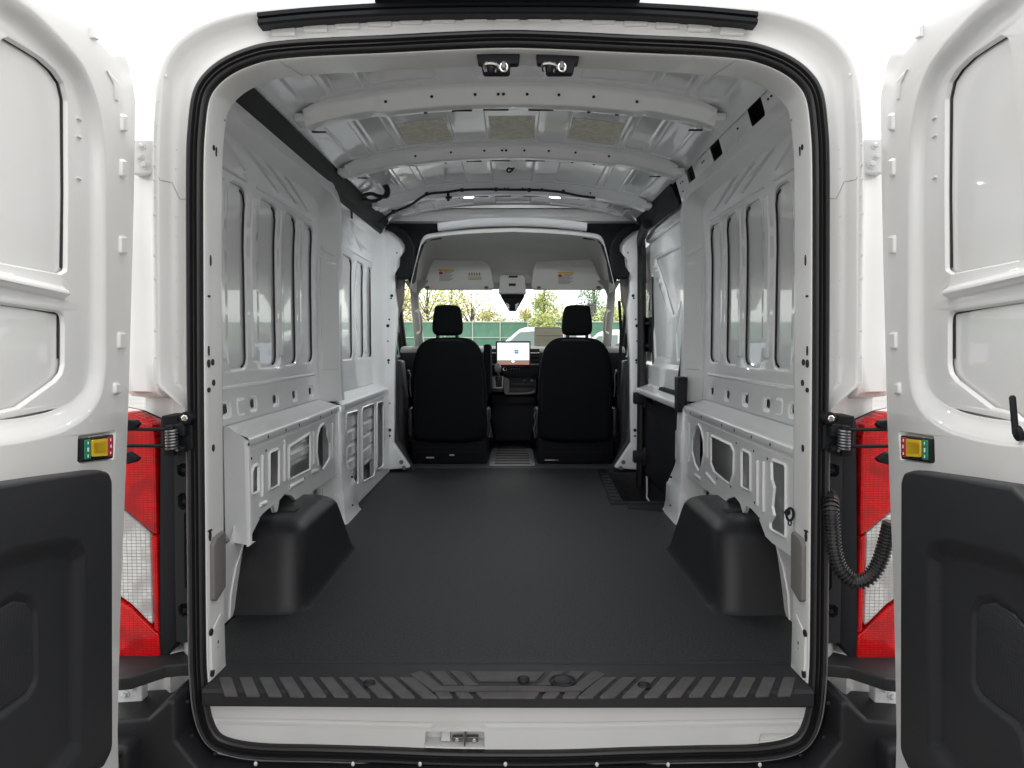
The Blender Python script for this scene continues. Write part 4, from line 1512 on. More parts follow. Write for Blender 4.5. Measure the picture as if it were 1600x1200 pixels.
# headliner: a funnel from the bulkhead arch to the windscreen header
def arch_pts(L, Y):
    P = oy(L, Y)
    P = [(p.x, p.y) for p in crom(P, 4, False)]
    full = P + [(-x, z) for x, z in P[::-1][1:]]
    return [V((x, Y, CZ + z)) for x, z in full]
A1 = arch_pts([(641, 450), (649, 415), (654, 395), (658, 382), (665, 374), (680, 370.5), (700, 368), (740, 364.5), (804, 362)], 5.07)
A2 = arch_pts([(644, 455), (652, 428), (660, 405), (667, 393), (677, 388), (690, 386), (710, 384), (745, 382), (804, 381)], 5.6)
A3 = arch_pts([(650, 458), (655, 440), (664, 421), (671, 408), (681, 403), (693, 402), (710, 401), (745, 400), (804, 399)], 5.95)
A4 = arch_pts([(652, 464), (656, 455), (664, 450), (676, 448), (690, 449), (705, 450), (720, 451), (750, 452), (804, 452)], 6.12)
A0 = [p + V((0, .0, .012)) for p in A1]
A00 = [p + V((0, .012, .03)) for p in A1]
mb = M()
mb.loft([A00, A0, A1, [a.lerp(b, .5) + V((0, 0, .01)) for a, b in zip(A1, A2)], A2, A3, [a.lerp(b, .5) for a, b in zip(A3, A4)], A4], False)
hl = mb.build('headliner', HEADL, van, ang=60)
mb = M()
P = [(x, z) for x, z in ((q.x, q.z - CZ) for q in A1)][8:-8]
mb.tube([V((x, 5.065, CZ + z + .002)) for x, z in P], .004, 6)
mb.build('headliner_edge', HEADL, hl)

def visor(L, labels, flip):
    o = oy(L, 5.84)
    def vm(x, z, w):
        return V((x, 5.84 + w + (.55 - z) * .12, CZ + z))
    mb = M()
    mb.prism(rpoly(o, .02, 4), vm, 0, .030, .012)
    v = mb.build('sun_visor', HEADL, van)
    for kind, (x0, y0, x1, y1) in labels:
        q = oy([(x0, y1), (x1, y1), (x1, y0), (x0, y0)], 5.84)
        def lm(a, b, w):
            x = q[0][0] + (q[1][0] - q[0][0]) * a
            z = q[0][1] + (q[2][1] - q[0][1]) * b
            return vm(x, z, w)
        M().prism([(0, 0), (1, 0), (1, 1), (0, 1)], lm, -.0015, .002).build('warning_label', PAPER, v)
        if kind == 'big':
            M().prism([(.02, .86), (.98, .86), (.98, .99), (.02, .99)], lm, -.0025, 0).build('label_band', OPRINT, v)
            M().prism(ell(.16, .70, .13, .11, 14), lm, -.0025, 0).build('label_mark', REDL, v)
            k = M()
            for j in range(9):
                z = .78 - j * .085
                x0_ = .36 if j < 2 else .06
                k.prism([(x0_, z), (.93 - .1 * (j % 3), z), (.93 - .1 * (j % 3), z + .035), (x0_, z + .035)], lm, -.0022, 0)
            k.build('label_print', KPRINT, v, kind='stuff')
        else:
            k = M()
            for i in range(5):
                k.prism([(.05 + i * .18, .60), (.17 + i * .18, .60), (.15 + i * .18, .92), (.07 + i * .18, .92)], lm, -.0022, 0)
            k.prism([(.03, .12), (.95, .12), (.95, .22), (.03, .22)], lm, -.0022, 0)
            k.build('label_print', KPRINT, v, kind='stuff')
            M().prism([(.03, .33), (.97, .33), (.97, .46), (.03, .46)], lm, -.0022, 0).build('label_band', OPRINT, v)
    k = M()
    for px in ((668, 760) if flip < 0 else (842, 935)):
        k.box(atY(px, 449, 5.84), (.03, .025, .018), .006)
    k.build('visor_clip', TAUPE, v)
visor([(679, 405.5), (752, 408), (762, 412), (766, 418), (772, 446), (770, 452.5), (662, 452.5), (664, 440), (673, 412)], [('big', (685, 420.5, 710, 440.5)), ('small', (731, 425, 753, 438))], -1)
visor([(846, 407.5), (919, 405), (926, 409), (930, 417), (940, 440), (945, 452.5), (833, 452.5), (830, 446), (834, 415), (838, 409)], [('big', (871, 424.5, 897, 445.5))], 1)

# overhead console, mirror and camera unit
mb = M()
mb.prism(rpoly(oy([(779, 459), (781, 433), (785, 429.5), (816, 429.5), (820, 433), (822, 459)], 5.86), .012), my(5.86), 0, .12, .01)
oc = mb.build('overhead_console', HEADL, van)
mb = M()
mb.prism(rect(*[f for f in (oy([(795, 0), (809, 0)], 5.855)[0][0], oy([(809, 0)], 5.855)[0][0])], oy([(0, 434)], 5.855)[0][1], oy([(0, 431)], 5.855)[0][1], .002), my(5.855), 0, .01)
mb.prism(rect(oy([(795, 0)], 5.855)[0][0], oy([(806, 0)], 5.855)[0][0], oy([(0, 447)], 5.855)[0][1], oy([(0, 443)], 5.855)[0][1], .002), my(5.855), 0, .01)
mb.build('console_switches', GASKET, oc)
M().box(atY(793.5, 432.5, 5.855), (.012, .006, .008), .002).build('console_light', OPRINT, oc)
mb = M()
mb.prism(rpoly(oy([(781, 459), (820, 459), (819, 464), (806, 486), (796, 486), (783, 464)], 5.98), .008), my(5.95), 0, .08, .012)
cm = mb.build('camera_housing', DARK, van)
M().prism(rpoly(oy([(783, 461), (818, 461), (817, 463.5), (784, 463.5)], 5.94), .002), my(5.943), 0, .01).build('camera_visor', TRIM, cm)
mb = M()
for L in ([(790, 472), (796, 476), (796, 485), (793, 483)], [(811, 472), (805, 476), (805, 485), (808, 483)]):
    mb.prism(rpoly(oy(L, 5.94), .003), my(5.943), 0, .01, .002)
mb.build('camera_cheek', SILV, cm)

# windscreen, A pillars, cab sides
mb = M()
mb.loft([[V((x, 6.20 + .03 * (1 - (x / .8) ** 2), CZ + .43)) for x in (-.80, -.4, 0, .4, .80)], [V((x * 1.08, 6.95 + .06 * (1 - (x / .8) ** 2), CZ - .10)) for x in (-.80, -.4, 0, .4, .80)]], False)
mb.build('windscreen', GLASS, van)
mb = M()
# interior A-pillar trim
def pil(L, Y, t, r):
    mb.prism(rpoly(oy(L, Y), .008), my(Y), 0, t, r)
apx = [[(636, 452), (644, 442), (660, 447), (651, 462), (648, 470)], ]
rings = []
for (xl, xr, py, Y) in ((631, 668, 438, 5.75), (640, 656, 452, 5.95), (641, 652.5, 462, 6.02), (641.5, 654, 475, 6.1), (643, 656.5, 490, 6.18), (645, 658.5, 510, 6.28), (647, 661, 530, 6.38), (648, 664, 546, 6.45)):
    a, b = atY(xl, py, Y), atY(xr, py, Y)
    rings.append([a + V((0, .02, 0)), a + V((.004, 0, 0)), a.lerp(b, .5) - V((0, .012, 0)), b - V((.006, 0, 0)), b + V((0, .02, 0)), b + V((0, .06, 0)), a + V((0, .06, 0))])
mb.loft(rings, True, True, True)
ap, ap2 = both('windscreen_pillar', mb, PILT, van, ang=50)
mb = M()
P = crom([atY(a, b, y) for a, b, y in ((651, 486, 6.14), (655, 487, 6.10), (657, 495, 6.08), (658, 508, 6.10), (658, 518, 6.14), (653, 521, 6.2))], 5, False)
mb.tube(P, .013, 8)
both('grab_handle', mb, PILT, van)
mb = M()
win = Ft(rpoly([(5.32, -.10), (6.55, -.13), (6.40, .05), (6.12, .43), (5.32, .44)], .04), .02, .01, open=True)
mb.press([(5.08, -1.1), (7.0, -1.1), (7.0, -.02), (6.62, .0), (6.22, .56), (5.08, .66)], [win], mx(.93, -1))
both('cab_side', mb, DASHM, van)
mb = M()
mb.flat([[(5.30, -.12), (6.57, -.15), (6.42, .06), (6.13, .45), (5.30, .46)]], mx(.955, -1))
both('door_glass', mb, GLASS, van)
mb = M()
# black door-frame seal by the front pillar and door trim ledge
mb.tube([V((-.91, 5.34, CZ + .43)), V((-.91, 6.08, CZ + .42)), V((-.912, 6.38, CZ + .05)), V((-.915, 6.52, CZ - .10))], .022, 8)
mb.box((-.90, 6.0, CZ - .135), (.06, 1.3, .05), .012)
both('window_seal', mb, RUBBER, van)
mb = M()
mb.box((-.885, 5.95, CZ - .40), (.07, 1.6, .46), .03)
mb.box((-.84, 5.9, CZ - .32), (.06, .5, .05), .02)
both('front_door_trim', mb, DASHM, van)
mb = M()
mb.box((-1.16, 6.42, CZ + .0), (.24, .10, .32), .04)
mb.box((-1.02, 6.42, CZ - .08), (.12, .06, .06), .02)
both('wing_mirror', mb, DARK, van)
# firewall, bonnet and roof closing the cab
mb = M()
mb.box((0, 6.98, CZ - .62), (1.9, .06, 1.02), .02)
mb.build('firewall', DARK, van)
mb = M()
mb.box((0, 7.35, CZ - .30), (1.75, .80, .30), .10)
mb.box((0, 7.30, CZ - .85), (1.9, .9, .85), .12)
mb.build('bonnet', WHITE, van)
mb = M()
mb.box((0, 5.65, CZ + .83), (1.86, 1.2, .10), .04)
mb.box((0, 6.12, CZ + .60), (1.62, .18, .30), .06)
mb.build('cab_roof', WHITE, van)

# cab floor, ribbed mat
mb = M()
mb.box((0, 6.06, CZ + FLZ - .012), (1.86, 1.70, .03), .004)
mb.build('cab_floor', DASHM, van)
mo = rpoly(oz([(764, 727), (836, 727), (834.5, 712), (831, 700), (825, 690), (777, 690), (770, 700), (765.5, 712)], FLZ + .006), .02)
mb = M()
mb.prism(mo, mz(FLZ + .004), -.004, .01, .003)
fm = mb.build('foot_mat', mat('grey rubber mat', (.24, .245, .235), .55, bump=(300, .3, .0006)), van)
for k in range(9):
    py = 693 + k * 3.9
    hw = 21 + 1.15 * k if k < 5 else 26 + .5 * (k - 5)
    p = atZ(800, py, FLZ + .008)
    wd = hw * p.y / F * 2
    M().box(V((atZ(800.5, py, FLZ + .008).x, p.y, CZ + FLZ + .0085)), (wd, .035, .006), .002).build('mat_groove', GASKET, fm)

# ---- dashboard
def cpr(name, L, Y, t, m, parent, r=.006, rr=.006):
    k = M()
    k.prism(rpoly(oy(L, Y), rr), my(Y), 0, t, r)
    return k.build(name, m, parent)
mb = M()
for x0, x1 in ((-.88, .88),):
    pr = [(6.95, -.045), (6.55, -.035), (6.25, -.030), (6.10, -.035), (6.03, -.05), (6.00, -.08), (6.02, -.25), (6.06, -.33), (6.25, -.45), (6.6, -.62), (6.95, -.80)]
    mb.loft([[V((x, y, CZ + z)) for y, z in pr] for x in (x0, -.5, 0, .5, x1)], False)
dash = mb.build('dashboard', DASHM, van, ang=40)
for x0, x1 in ((766, 777), (828.5, 843)):
    sx = 1 if x0 > 800 else -1
    v = cpr('air_vent', [(x0, 545), (x1, 545), (x1, 576), (x0, 576)], 5.965, .06, GASKET, dash, .004)
    for k, py in enumerate((551, 557, 563, 569)):
        p = atY((x0 + x1) / 2, py, 5.96)
        M().box(p, ((x1 - x0) * 5.96 / F * .92, .03, .006), .002, rot=Matrix.Rotation(.3, 3, 'X')).build('vent_slat', SILV if k in (0, 3) else TRIM, dash)
sb = cpr('screen_bezel', [(774.5, 533), (829, 533), (829, 572.5), (774.5, 571)], 5.90, .03, GASKET, dash, .004)
def emitm(name, c, e):
    return mat(name, tuple(k * .3 for k in c), .15, coat=.6, emit=(c, e))
SCR = emitm('lit map screen', (.62, .70, .78), .33)
SCR2 = emitm('lit photo strip', (.16, .07, .05), .5)
SCR3 = emitm('lit blue icon', (.05, .08, .24), .5)
SCR4 = emitm('lit grey line', (.36, .42, .50), .5)
def scr(name, L, Y, m):
    k = M()
    k.prism(oy(L, Y), my(Y), 0, .003)
    return k.build(name, m, dash)
scr('map_screen', [(777, 535.5), (827, 535.5), (827, 563), (777, 563)], 5.897, SCR)
scr('screen_strip', [(777, 563.6), (827, 563.6), (827, 569.8), (777, 569.8)], 5.897, SCR2)
scr('screen_icon', [(804, 546.5), (810, 546.5), (810, 552.5), (804, 552.5)], 5.8955, SCR3)
scr('screen_icon', [(805.8, 548.8), (808.3, 548.8), (808.3, 549.8), (805.8, 549.8)], 5.8945, SCR)
scr('screen_line', [(789, 552.3), (804, 547.2), (804, 547.7), (789, 552.8)], 5.8955, SCR4)
scr('screen_line', [(804, 546.5), (813, 542.4), (813, 542.8), (804, 546.9)], 5.8955, SCR4)
for a in (781, 787, 793, 799, 804.5, 810, 818):
    scr('screen_icon', [(a, 559), (a + 1.3, 559), (a + 1.3, 560), (a, 560)], 5.8955, SCR4)
scr('screen_icon', [(801, 564), (802.3, 564), (802.3, 565.3), (801, 565.3)], 5.8945, LAMP)
cpr('control_panel', [(768, 572), (842, 572), (842, 583), (833, 589), (800, 590), (790, 587), (785, 582), (768, 582)], 5.93, .1, DARK, dash)
p = atY(789, 576.5, 5.925)
mb = M()
mb.tube([p + V((.013 * math.cos(2 * PI * k / 20), 0, .013 * math.sin(2 * PI * k / 20))) for k in range(21)], .0022, 6)
mb.build('volume_knob', CHROME, dash)
mb = M()
for a in (799, 803, 807, 811):
    mb.box(atY(a, 576.5, 5.927), (.006, .004, .003), .001)
mb.build('control_buttons', SILV, dash)
cpr('shelf_back', [(796, 588), (838, 588), (838, 613), (796, 613)], 6.0, .05, DASHM, dash)
cpr('shelf_divider', [(797, 600.5), (836, 600.5), (836, 603), (797, 603)], 5.975, .05, GASKET, dash, .003)
mb = M()
mb.tube(crom([atY(a, b, 5.95) for a, b in ((786, 589), (788, 600), (789.5, 613), (795, 615), (815, 615), (830, 614), (836, 611))], 5, False), .010, 8)
mb.prism(rpoly(oy([(788, 589), (796, 592), (796, 612), (790, 614)], 5.97), .006), my(5.96), 0, .05, .006)
mb.build('shelf_trim', TAUPE, dash)
mb = M()
mb.box(atY(820, 594.5, 5.99), (.03, .01, .02), .003)
mb.tube([atY(831, 594, 5.99), atY(831, 594, 5.97)], .014, 12)
mb.build('power_sockets', TAUPE, dash)
gp = cpr('gear_panel', [(768, 588), (787, 588), (786, 608), (769, 608)], 5.92, .08, SILV, dash)
cpr('gear_slot', [(773.5, 588.5), (785, 588.5), (784, 605), (775, 605)], 5.912, .03, GASKET, dash, .003)
mb = M()
mb.tube([atY(779, 592, 5.90), atY(779, 585, 5.86), atY(778.5, 582, 5.85)], [.010, .009, .009], 10)
mb.ball(atY(778, 575.5, 5.845), (.026, .026, .040), 8)
mb.build('gear_lever', mat('grey knob', (.20, .20, .19), .3, coat=.4), dash)
cpr('cup_tray', [(768, 607), (786, 607), (786, 613), (768, 613)], 5.88, .1, GASKET, dash)
cpr('lower_console', [(766, 613), (838, 615), (838, 660), (832, 690), (772, 690), (766, 660)], 6.06, .3, DARK, dash, .02)

# ---- seats
def seat(mx_):
    f = (lambda L: L) if not mx_ else (lambda L: [(1601 - a, b) for a, b in L])
    k = M()
    def bm_(x, z, w):
        return V((x, 5.30 + w + .10 * (z + .02) * (1 if z > 0 else .6), CZ + z))
    k.prism(crom(oy(f([(645, 680), (644, 640), (643.5, 600), (644.5, 572), (648, 553), (656, 538), (668, 530), (684, 527.3), (703, 526.8), (722, 527.3), (736, 531), (747, 541), (753, 555), (757, 575), (759, 600), (760, 640), (760, 680), (740, 690), (703, 692), (660, 690)]), 5.30), 3) and
            [(p.x, p.y) for p in crom(oy(f([(645, 680), (644, 640), (643.5, 600), (644.5, 572), (648, 553), (656, 538), (668, 530), (684, 527.3), (703, 526.8), (722, 527.3), (736, 531), (747, 541), (753, 555), (757, 575), (759, 600), (760, 640), (760, 680), (740, 690), (703, 692), (660, 690)]), 5.30), 3)],
            bm_, 0, .15, .045, 5, True)
    s_ = k.build('front_seat', FABRIC, van, ang=60)
    k = M()
    k.prism([(p.x, p.y) for p in crom(oy(f([(681, 478), (698, 476), (715, 478), (720, 486), (722.5, 505), (722, 519), (716, 523.5), (699, 524.5), (682, 523.5), (676, 518), (675.5, 505), (678, 486)]), 5.36), 3)], my(5.34), 0, .10, .03, 5, True)
    k.build('headrest', FABRIC, s_, ang=60)
    k = M()
    for a in (684, 714):
        a = f([(a, 0)])[0][0]
        k.tube([atY(a, 520, 5.38), atY(a, 532, 5.36)], .012, 8)
    k.build('headrest_post', GASKET, s_)
    k = M()
    k.box(V((atY(f([(702, 0)])[0][0], 600, 5.3).x, 5.72, CZ - .42)), (.50, .50, .13), .05)
    k.build('seat_cushion', FABRIC, s_)
    x = atY(f([(701, 0)])[0][0], 600, 5.36).x
    k = M()
    k.box(V((x, 5.62, CZ - .735)), (.53, .50, .24), .01)
    k.box(V((x, 5.36, CZ - .60)), (.50, .03, .012), .003)
    k.box(V((x - .20, 5.42, CZ - .60)), (.08, .12, .14), .01)
    k.box(V((x + .20, 5.42, CZ - .60)), (.08, .12, .14), .01)
    k.box(V((x, 5.365, CZ - .665)), (.50, .02, .008), .002)
    k.build('seat_pedestal', DARK, s_)
    for sx_ in (-1, 1):
        k = M()
        k.box(V((x + sx_ * .268, 5.44, CZ - .56)), (.035, .20, .20), .03, 3)
        k.tube([V((x + sx_ * .285, 5.42, CZ - .50)), V((x + sx_ * .292, 5.42, CZ - .50))], [.045, .035], 16)
        k.build('recliner_cover', DASHM, s_)
    k = M()
    for z_ in (-.70, -.735, -.77):
        k.box(V((x, 5.368, CZ + z_)), (.46, .010, .006), .002)
    for a_ in (-.17, .02, .16):
        k.tube(crom([V((x + a_, 5.36, CZ - .615)), V((x + a_ + .05, 5.35, CZ - .635)), V((x + a_ + .09, 5.355, CZ - .62)), V((x + a_ + .14, 5.36, CZ - .64))], 4, False), .005, 6)
    k.build('pedestal_trim', BLACK, s_, kind='stuff')
    k = M()
    P_ = [(p.x, p.y) for p in crom(oy(f([(650, 676), (649, 640), (648.5, 600), (650, 572), (654, 554), (661, 543), (672, 535), (686, 532), (703, 531.5), (720, 532), (733, 536), (742, 545), (748, 557), (752, 576), (754, 600), (755, 640), (755, 676)]), 5.30), 3, False)]
    k.tube([bm_(a_, b_, .010) for a_, b_ in P_], .0035, 5)
    k.build('seam_piping', DASHM, s_)
    k = M()
    for a, b, ww in (((672, 715, .055), (706, 711, .035)) if not mx_ else ((862, 719, .10), (865, 727.5, .035))):
        k.box(atY(a, b, 5.362), (ww, .004, .010 if not mx_ else .007), .001)
    k.build('pedestal_sticker', PAPER if not mx_ else SILV, s_)
    k = M()
    k.tube(crom([atY(*f([(a, b)])[0], 5.34) for a, b in ((764, 644), (766, 650), (764, 660), (767, 670), (764, 684))], 4, False), .006, 6)
    k.build('belt_stalk', STEEL, s_)
    if not mx_:
        k = M()
        k.prism(rpoly(oy([(755.5, 540), (758, 538), (764, 538), (766.5, 541), (767, 616), (757, 616)], 5.42), .012), my(5.40), 0, .30, .012)
        k.build('armrest', FABRIC, s_)
    return s_
seat(False)
seat(True)
mb = M()
mb.tube(crom([atY(a, b, 5.30) for a, b in ((637, 580), (641, 586), (640, 600), (642, 620))], 4, False), .006, 6)
mb.ball(atY(638, 580, 5.3), (.016, .010, .012), 6)
both('belt_guide', mb, STEEL, van)
mb = M()
mb.loft([[atY(a, b, y), atY(a + w_, b, y)] for a, b, y, w_ in ((965, 470, 5.16, 5), (968, 520, 5.17, 5), (966, 580, 5.18, 5), (963, 620, 5.2, 5))], False)
mb.build('seat_belt', DARK, van)

# ================================================================== SLIDING DOOR (right side, ahead of the pillar)
XD = .90
mb = M()
tri = ox([(1025, 409), (1025, 404), (1057, 387), (1066, 382), (1066, 455), (1056, 485), (1051, 495), (1048, 492)], XD)
fe = [Ft(rpoly(tri, .025, 4), .006, .008, open=True, lip=.003)]
fe.append(Ft(rpoly(ox([(1019, 500), (1018.5, 425), (1021, 425), (1044, 500), (1048, 520), (1046, 560), (1022, 560)], XD), .03), .006, .010))
fe.append(Ft(rpoly(ox([(1056, 566), (1054, 520), (1062, 470), (1066, 470), (1066, 560)], XD), .02), .006, .010))
fe.append(Ft(rpoly(ox([(1016, 376), (1058, 352), (1058, 357), (1016, 381)], XD), .006), -.008, .006))
mb.press([(3.68, -.30), (5.20, -.30), (5.20, .62), (3.68, .66)], fe, lambda u, v, w: V((Xw(v) + w, u, CZ + v)), vc=VC, st=.1)
# lower ledge of the door inner
pr = [(.905, -.02 - .10), (.900, -.135), (.893, -.145), (.890, -.16), (.890, -.30), (.90, -.31)]
mb.loft([[V((x, y, CZ + z)) for x, z in pr] for y in (3.7, 4.4, 5.16)], False)
sd = mb.build('sliding_door', INNER, van, ang=45)
mb = M()
mb.tube([V((.897, 4.95, CZ + .42)), V((.902, 4.94, CZ + .1)), V((.902, 4.93, CZ - .06)), V((.90, 4.90, CZ - .15))], .007, 6)
mb.build('mastic_bead', GASKET, sd)
mb = M()
mb.tube(crom([V((Xw(b) + .0035, a, CZ + b)) for a, b in [(x, y) for x, y in ox([(1057, 388), (1028, 403), (1025.5, 410), (1030, 432), (1044, 478), (1050, 492)], .917)]], 4, False), .004, 6)
mb.build('mastic_bead', GASKET, sd)
mb = M()
lo_ = [(3.66, -.86), (5.10, -.86), (5.10, -.34), (4.96, -.34), (4.93, -.36), (4.72, -.375), (4.60, -.33), (4.5, -.26), (3.66, -.26)]
mb.prism(rpoly(lo_, .02), mx(.862), 0, .03, .008)
mb.build('door_trim', DARK, sd)
mb = M()
mb.prism(rpoly([(4.98, -.062), (5.26, -.062), (5.26, .165), (4.98, .165)], .012), mx(.885), 0, .03, .008)
mb.build('latch_cover', DARK, sd)
mb = M()
for z0, z1 in ((.115, .13), (-.03, -.015)):
    mb.box((.875, 5.12, CZ + (z0 + z1) / 2), (.02, .30, .02), .005)
mb.build('latch_bar', GASKET, sd)
# black seal of the sliding door opening, with two bumpers
mb = M()
sp_ = crom([V((.80, 4.60, CZ + .70)), V((.815, 4.90, CZ + .66)), V((.835, 5.0, CZ + .58)), V((.842, 5.03, CZ + .40)), V((.845, 5.03, CZ + .1)), V((.845, 5.02, CZ - .3)), V((.845, 5.02, CZ - .7)), V((.84, 5.02, CZ - .95))], 6, False)
mb.tube(sp_, .028, 10)
dsl = mb.build('opening_seal', RUBBER, van)
mb = M()
for z in (-.36, -.74):
    mb.box((.835, 4.96, CZ + z), (.10, .06, .075), .008)
    mb.box((.86, 4.94, CZ + z), (.03, .04, .12), .006)
    mb.build('door_bumper', BLACK, dsl)
    mb = M()
# white edge strip of the opened gap and the taupe pad on the pillar
mb = M()
mb.tube([V((.868, 4.93, CZ - .38)), V((.868, 4.93, CZ - .66)), V((.885, 4.90, CZ - .70)), V((.885, 4.90, CZ - .78)), V((.868, 4.92, CZ - .80)), V((.868, 4.90, CZ - 1.0)), V((.862, 4.40, CZ - 1.02))], .006, 6)
mb.build('door_edge', INNER, sd)
mb = M()
mb.prism(rpoly(oy([(1058, 589), (1074, 589), (1072, 645), (1058, 644)], 3.62), .008), my(3.60), 0, .08, .012)
mb.build('pillar_buffer', TRIM, van)
mb = M()
mb.loft([[atY(a, b, 4.0), atY(a + w_, b, 4.0)] for a, b, w_ in ((1065, 520, 1), (1063, 560, 5), (1057, 600, 7), (1056, 640, 7))], False)
mb.build('door_seal_lip', RUBBER, van)

# wheels under the van
for sx in (-1, 1):
    for y in (2.80, 6.55):
        mb = M()
        rings = []
        for r_, x_ in ((.20, .80), (.31, .79), (.345, .81), (.355, .86), (.355, .94), (.345, .985), (.31, 1.0), (.21, .99), (.20, .96)):
            rings.append([V((sx * x_, y + r_ * math.cos(2 * PI * k / 32), .355 + r_ * math.sin(2 * PI * k / 32))) for k in range(32)])
        mb.loft(rings)
        mb.build('wheel', RUBBER, van)
# ================================================================== OUTSIDE
ASPH = mat('pale worn asphalt', (.17, .168, .16), .85, bump=[(60, .4, .004), (2, .3, .01)], var=((.21, .205, .195), 1.2, .4, .65))
mb = M()
mb.loft([[V((x, y, z)) for x in (-160, -20, 0, 20, 160)] for y, z in ((-80, 0), (8, 0), (30, .25), (60, .55), (250, 2.0))], False)
g = mb.build('ground', ASPH, None, kind='structure')

# green privacy-screened chain-link fence
FY = 55
gz = .5
f = thing('fence', 'chain-link fence with green privacy screen beyond the windscreen', 'fence', (0, FY, gz))
PIPE = mat('galvanised pipe', (.55, .58, .52), .5)
GREEN = mat('green privacy screen', (.10, .24, .165), .8, var=((.155, .30, .22), 1.6, .35, .7), bump=(3, .4, .05))
TOP = CZ + (535 - 503) / F * FY
pm = M()
pm.tube([V((0, 0, 0)), V((0, 0, TOP - gz)), V((.12, 0, TOP - gz + .12)), V((.24, 0, TOP - gz + .26))], .045, 8)
post_me = pm.mesh('post', PIPE)
bm_ = M()
bm_.loft([[V((x, .03 * math.sin(x * 9 + z), z)) for x in [k * .197 for k in range(11)]] for z in (0, .6, 1.2, 1.8, TOP - gz - .02)], False)
scr_me = bm_.mesh('screen_panel', GREEN)
for k in range(-16, 16):
    x = (782 - 805) / F * FY + k * 1.97
    for nm, me, dy in (('post', post_me, -.06), ('screen_panel', scr_me, 0)):
        o = bpy.data.objects.new(nm, me)
        COL.objects.link(o)
        o.parent = f
        o.location = (x, dy, 0)
rm = M()
x0 = (782 - 805) / F * FY - 16 * 1.97
for z in (TOP - gz - .02, (CZ + (535 - 527.5) / F * FY) - gz):
    rm.tube([V((x0, -.05, z)), V((x0 + 32 * 1.97, -.05, z))], .035, 6)
o = bpy.data.objects.new('fence_rail', rm.mesh('fence_rail', PIPE))
COL.objects.link(o)
o.parent = f

# trees beyond the fence
def leafm(name, a, b):
    m = mat(name, a, .6, var=(b, .9, .35, .65))
    m.node_tree.nodes['Principled BSDF'].inputs['Subsurface Weight'].default_value = 0
    return m
BARK = mat('bark', (.11, .085, .065), .9, bump=(8, .6, .02))
LY = leafm('yellow leaves', (.56, .50, .10), (.38, .42, .13))
LO = leafm('amber leaves', (.54, .42, .12), (.44, .43, .14))
LG = leafm('light green leaves', (.33, .40, .11), (.46, .48, .16))
LD = leafm('dark green needles', (.10, .19, .10), (.17, .26, .13))
LR = leafm('mixed leaves', (.30, .33, .12), (.52, .42, .14))
def tree(x, y, h, rw, m, label, seed, n=42, per=46, conif=False, ls=.30, thin=1.0):
    rnd = random.Random(seed)
    t = thing('tree', label, 'tree', (x, y, .6), 'trees beyond the green fence')
    tm = M()
    tm.tube([V((0, 0, -.6)), V((.1, 0, h * .25)), V((0, .1, h * .55)), V((.05, 0, h * .92))], [.22, .17, .10, .02], 8)
    cl = []
    for i in range(n):
        if conif:
            z = h * (.08 + .9 * rnd.random() ** 1.3)
            r = rw * (1.05 - z / h) * (.4 + .6 * rnd.random())
        else:
            z = h * (.22 + .78 * rnd.random())
            r = rw * math.sqrt(max(.02, 1 - ((z / h - .58) / .46) ** 2)) * rnd.random() ** .5
        a = rnd.uniform(0, 2 * PI)
        c = V((r * math.cos(a), r * math.sin(a), z))
        cl.append(c)
        if i % 2 == 0:
            b0 = V((0, 0, max(.5, z * .55)))
            tm.tube([b0, b0.lerp(c, .5) + V((0, 0, .15)), c], [.06, .04, .012], 5)
    me = tm.mesh('trunk', BARK)
    o = bpy.data.objects.new('trunk', me)
    COL.objects.link(o)
    o.parent = t
    lm = M()
    for c in cl:
        cr_ = rnd.uniform(.55, 1.0) * rw * .36
        for k in range(int(per * thin)):
            d = V((rnd.gauss(0, 1), rnd.gauss(0, 1), rnd.gauss(0, .8))) * (cr_ * .55)
            p = c + d
            u = V((rnd.uniform(-1, 1), rnd.uniform(-1, 1), rnd.uniform(-1, 1))).normalized()
            v_ = u.orthogonal().normalized()
            q = ls * rnd.uniform(.5, 1.1)
            lm.add([p - u * q * .5, p + v_ * q * .3, p + u * q * .5, p - v_ * q * .3], [(0, 1, 2, 3)])
    me = lm.mesh('crown', m, flat=True)
    o = bpy.data.objects.new('crown', me)
    COL.objects.link(o)
    o.parent = t
def tx(px, y):
    return (px - 805) / F * y + CX
tree(tx(668, 66), 66, 6.9, 3.38, LY, 'yellow autumn tree at the left edge of the windscreen', 1, 44, 40)
tree(tx(706, 72), 72, 6.6, 2.70, LO, 'amber leaved tree behind the driver headrest', 2, 30, 40)
tree(tx(737, 68), 68, 5.6, 2.16, LR, 'thin half-bare tree right of the driver headrest', 3, 22, 30, thin=.7)
tree(tx(764, 75), 75, 3.9, 2.03, LR, 'small mixed green and yellow tree left of the mirror unit', 4, 22)
tree(tx(788, 70), 70, 2.9, 2.03, LG, 'low green bush-like tree under the mirror unit', 5, 22)
tree(tx(820, 72), 72, 3.9, 2.03, LR, 'small rust tinted tree right of the mirror unit', 13, 22)
tree(tx(850, 70), 70, 6.5, 2.56, LG, 'broad light green tree above the price sheet', 6, 50, conif=True)
tree(tx(880, 64), 64, 3.6, 2.03, LR, 'short mixed tree behind the passenger headrest', 7, 26)
tree(tx(928, 74), 74, 8.2, 3.24, LD, 'tall dark evergreen at the right edge of the windscreen', 8, 70, 50, conif=True)
tree(tx(958, 62), 62, 3.6, 2.43, LG, 'low bright green tree beside the evergreen', 9, 32)
tree(tx(856, 53.5), 53.5, 2.75, 1.35, LG, 'green bush hanging over the fence top', 10, 22, 36)
tree(tx(622, 64), 64, 5.4, 3.24, LR, 'mixed autumn tree seen through the driver side window', 11, 32)
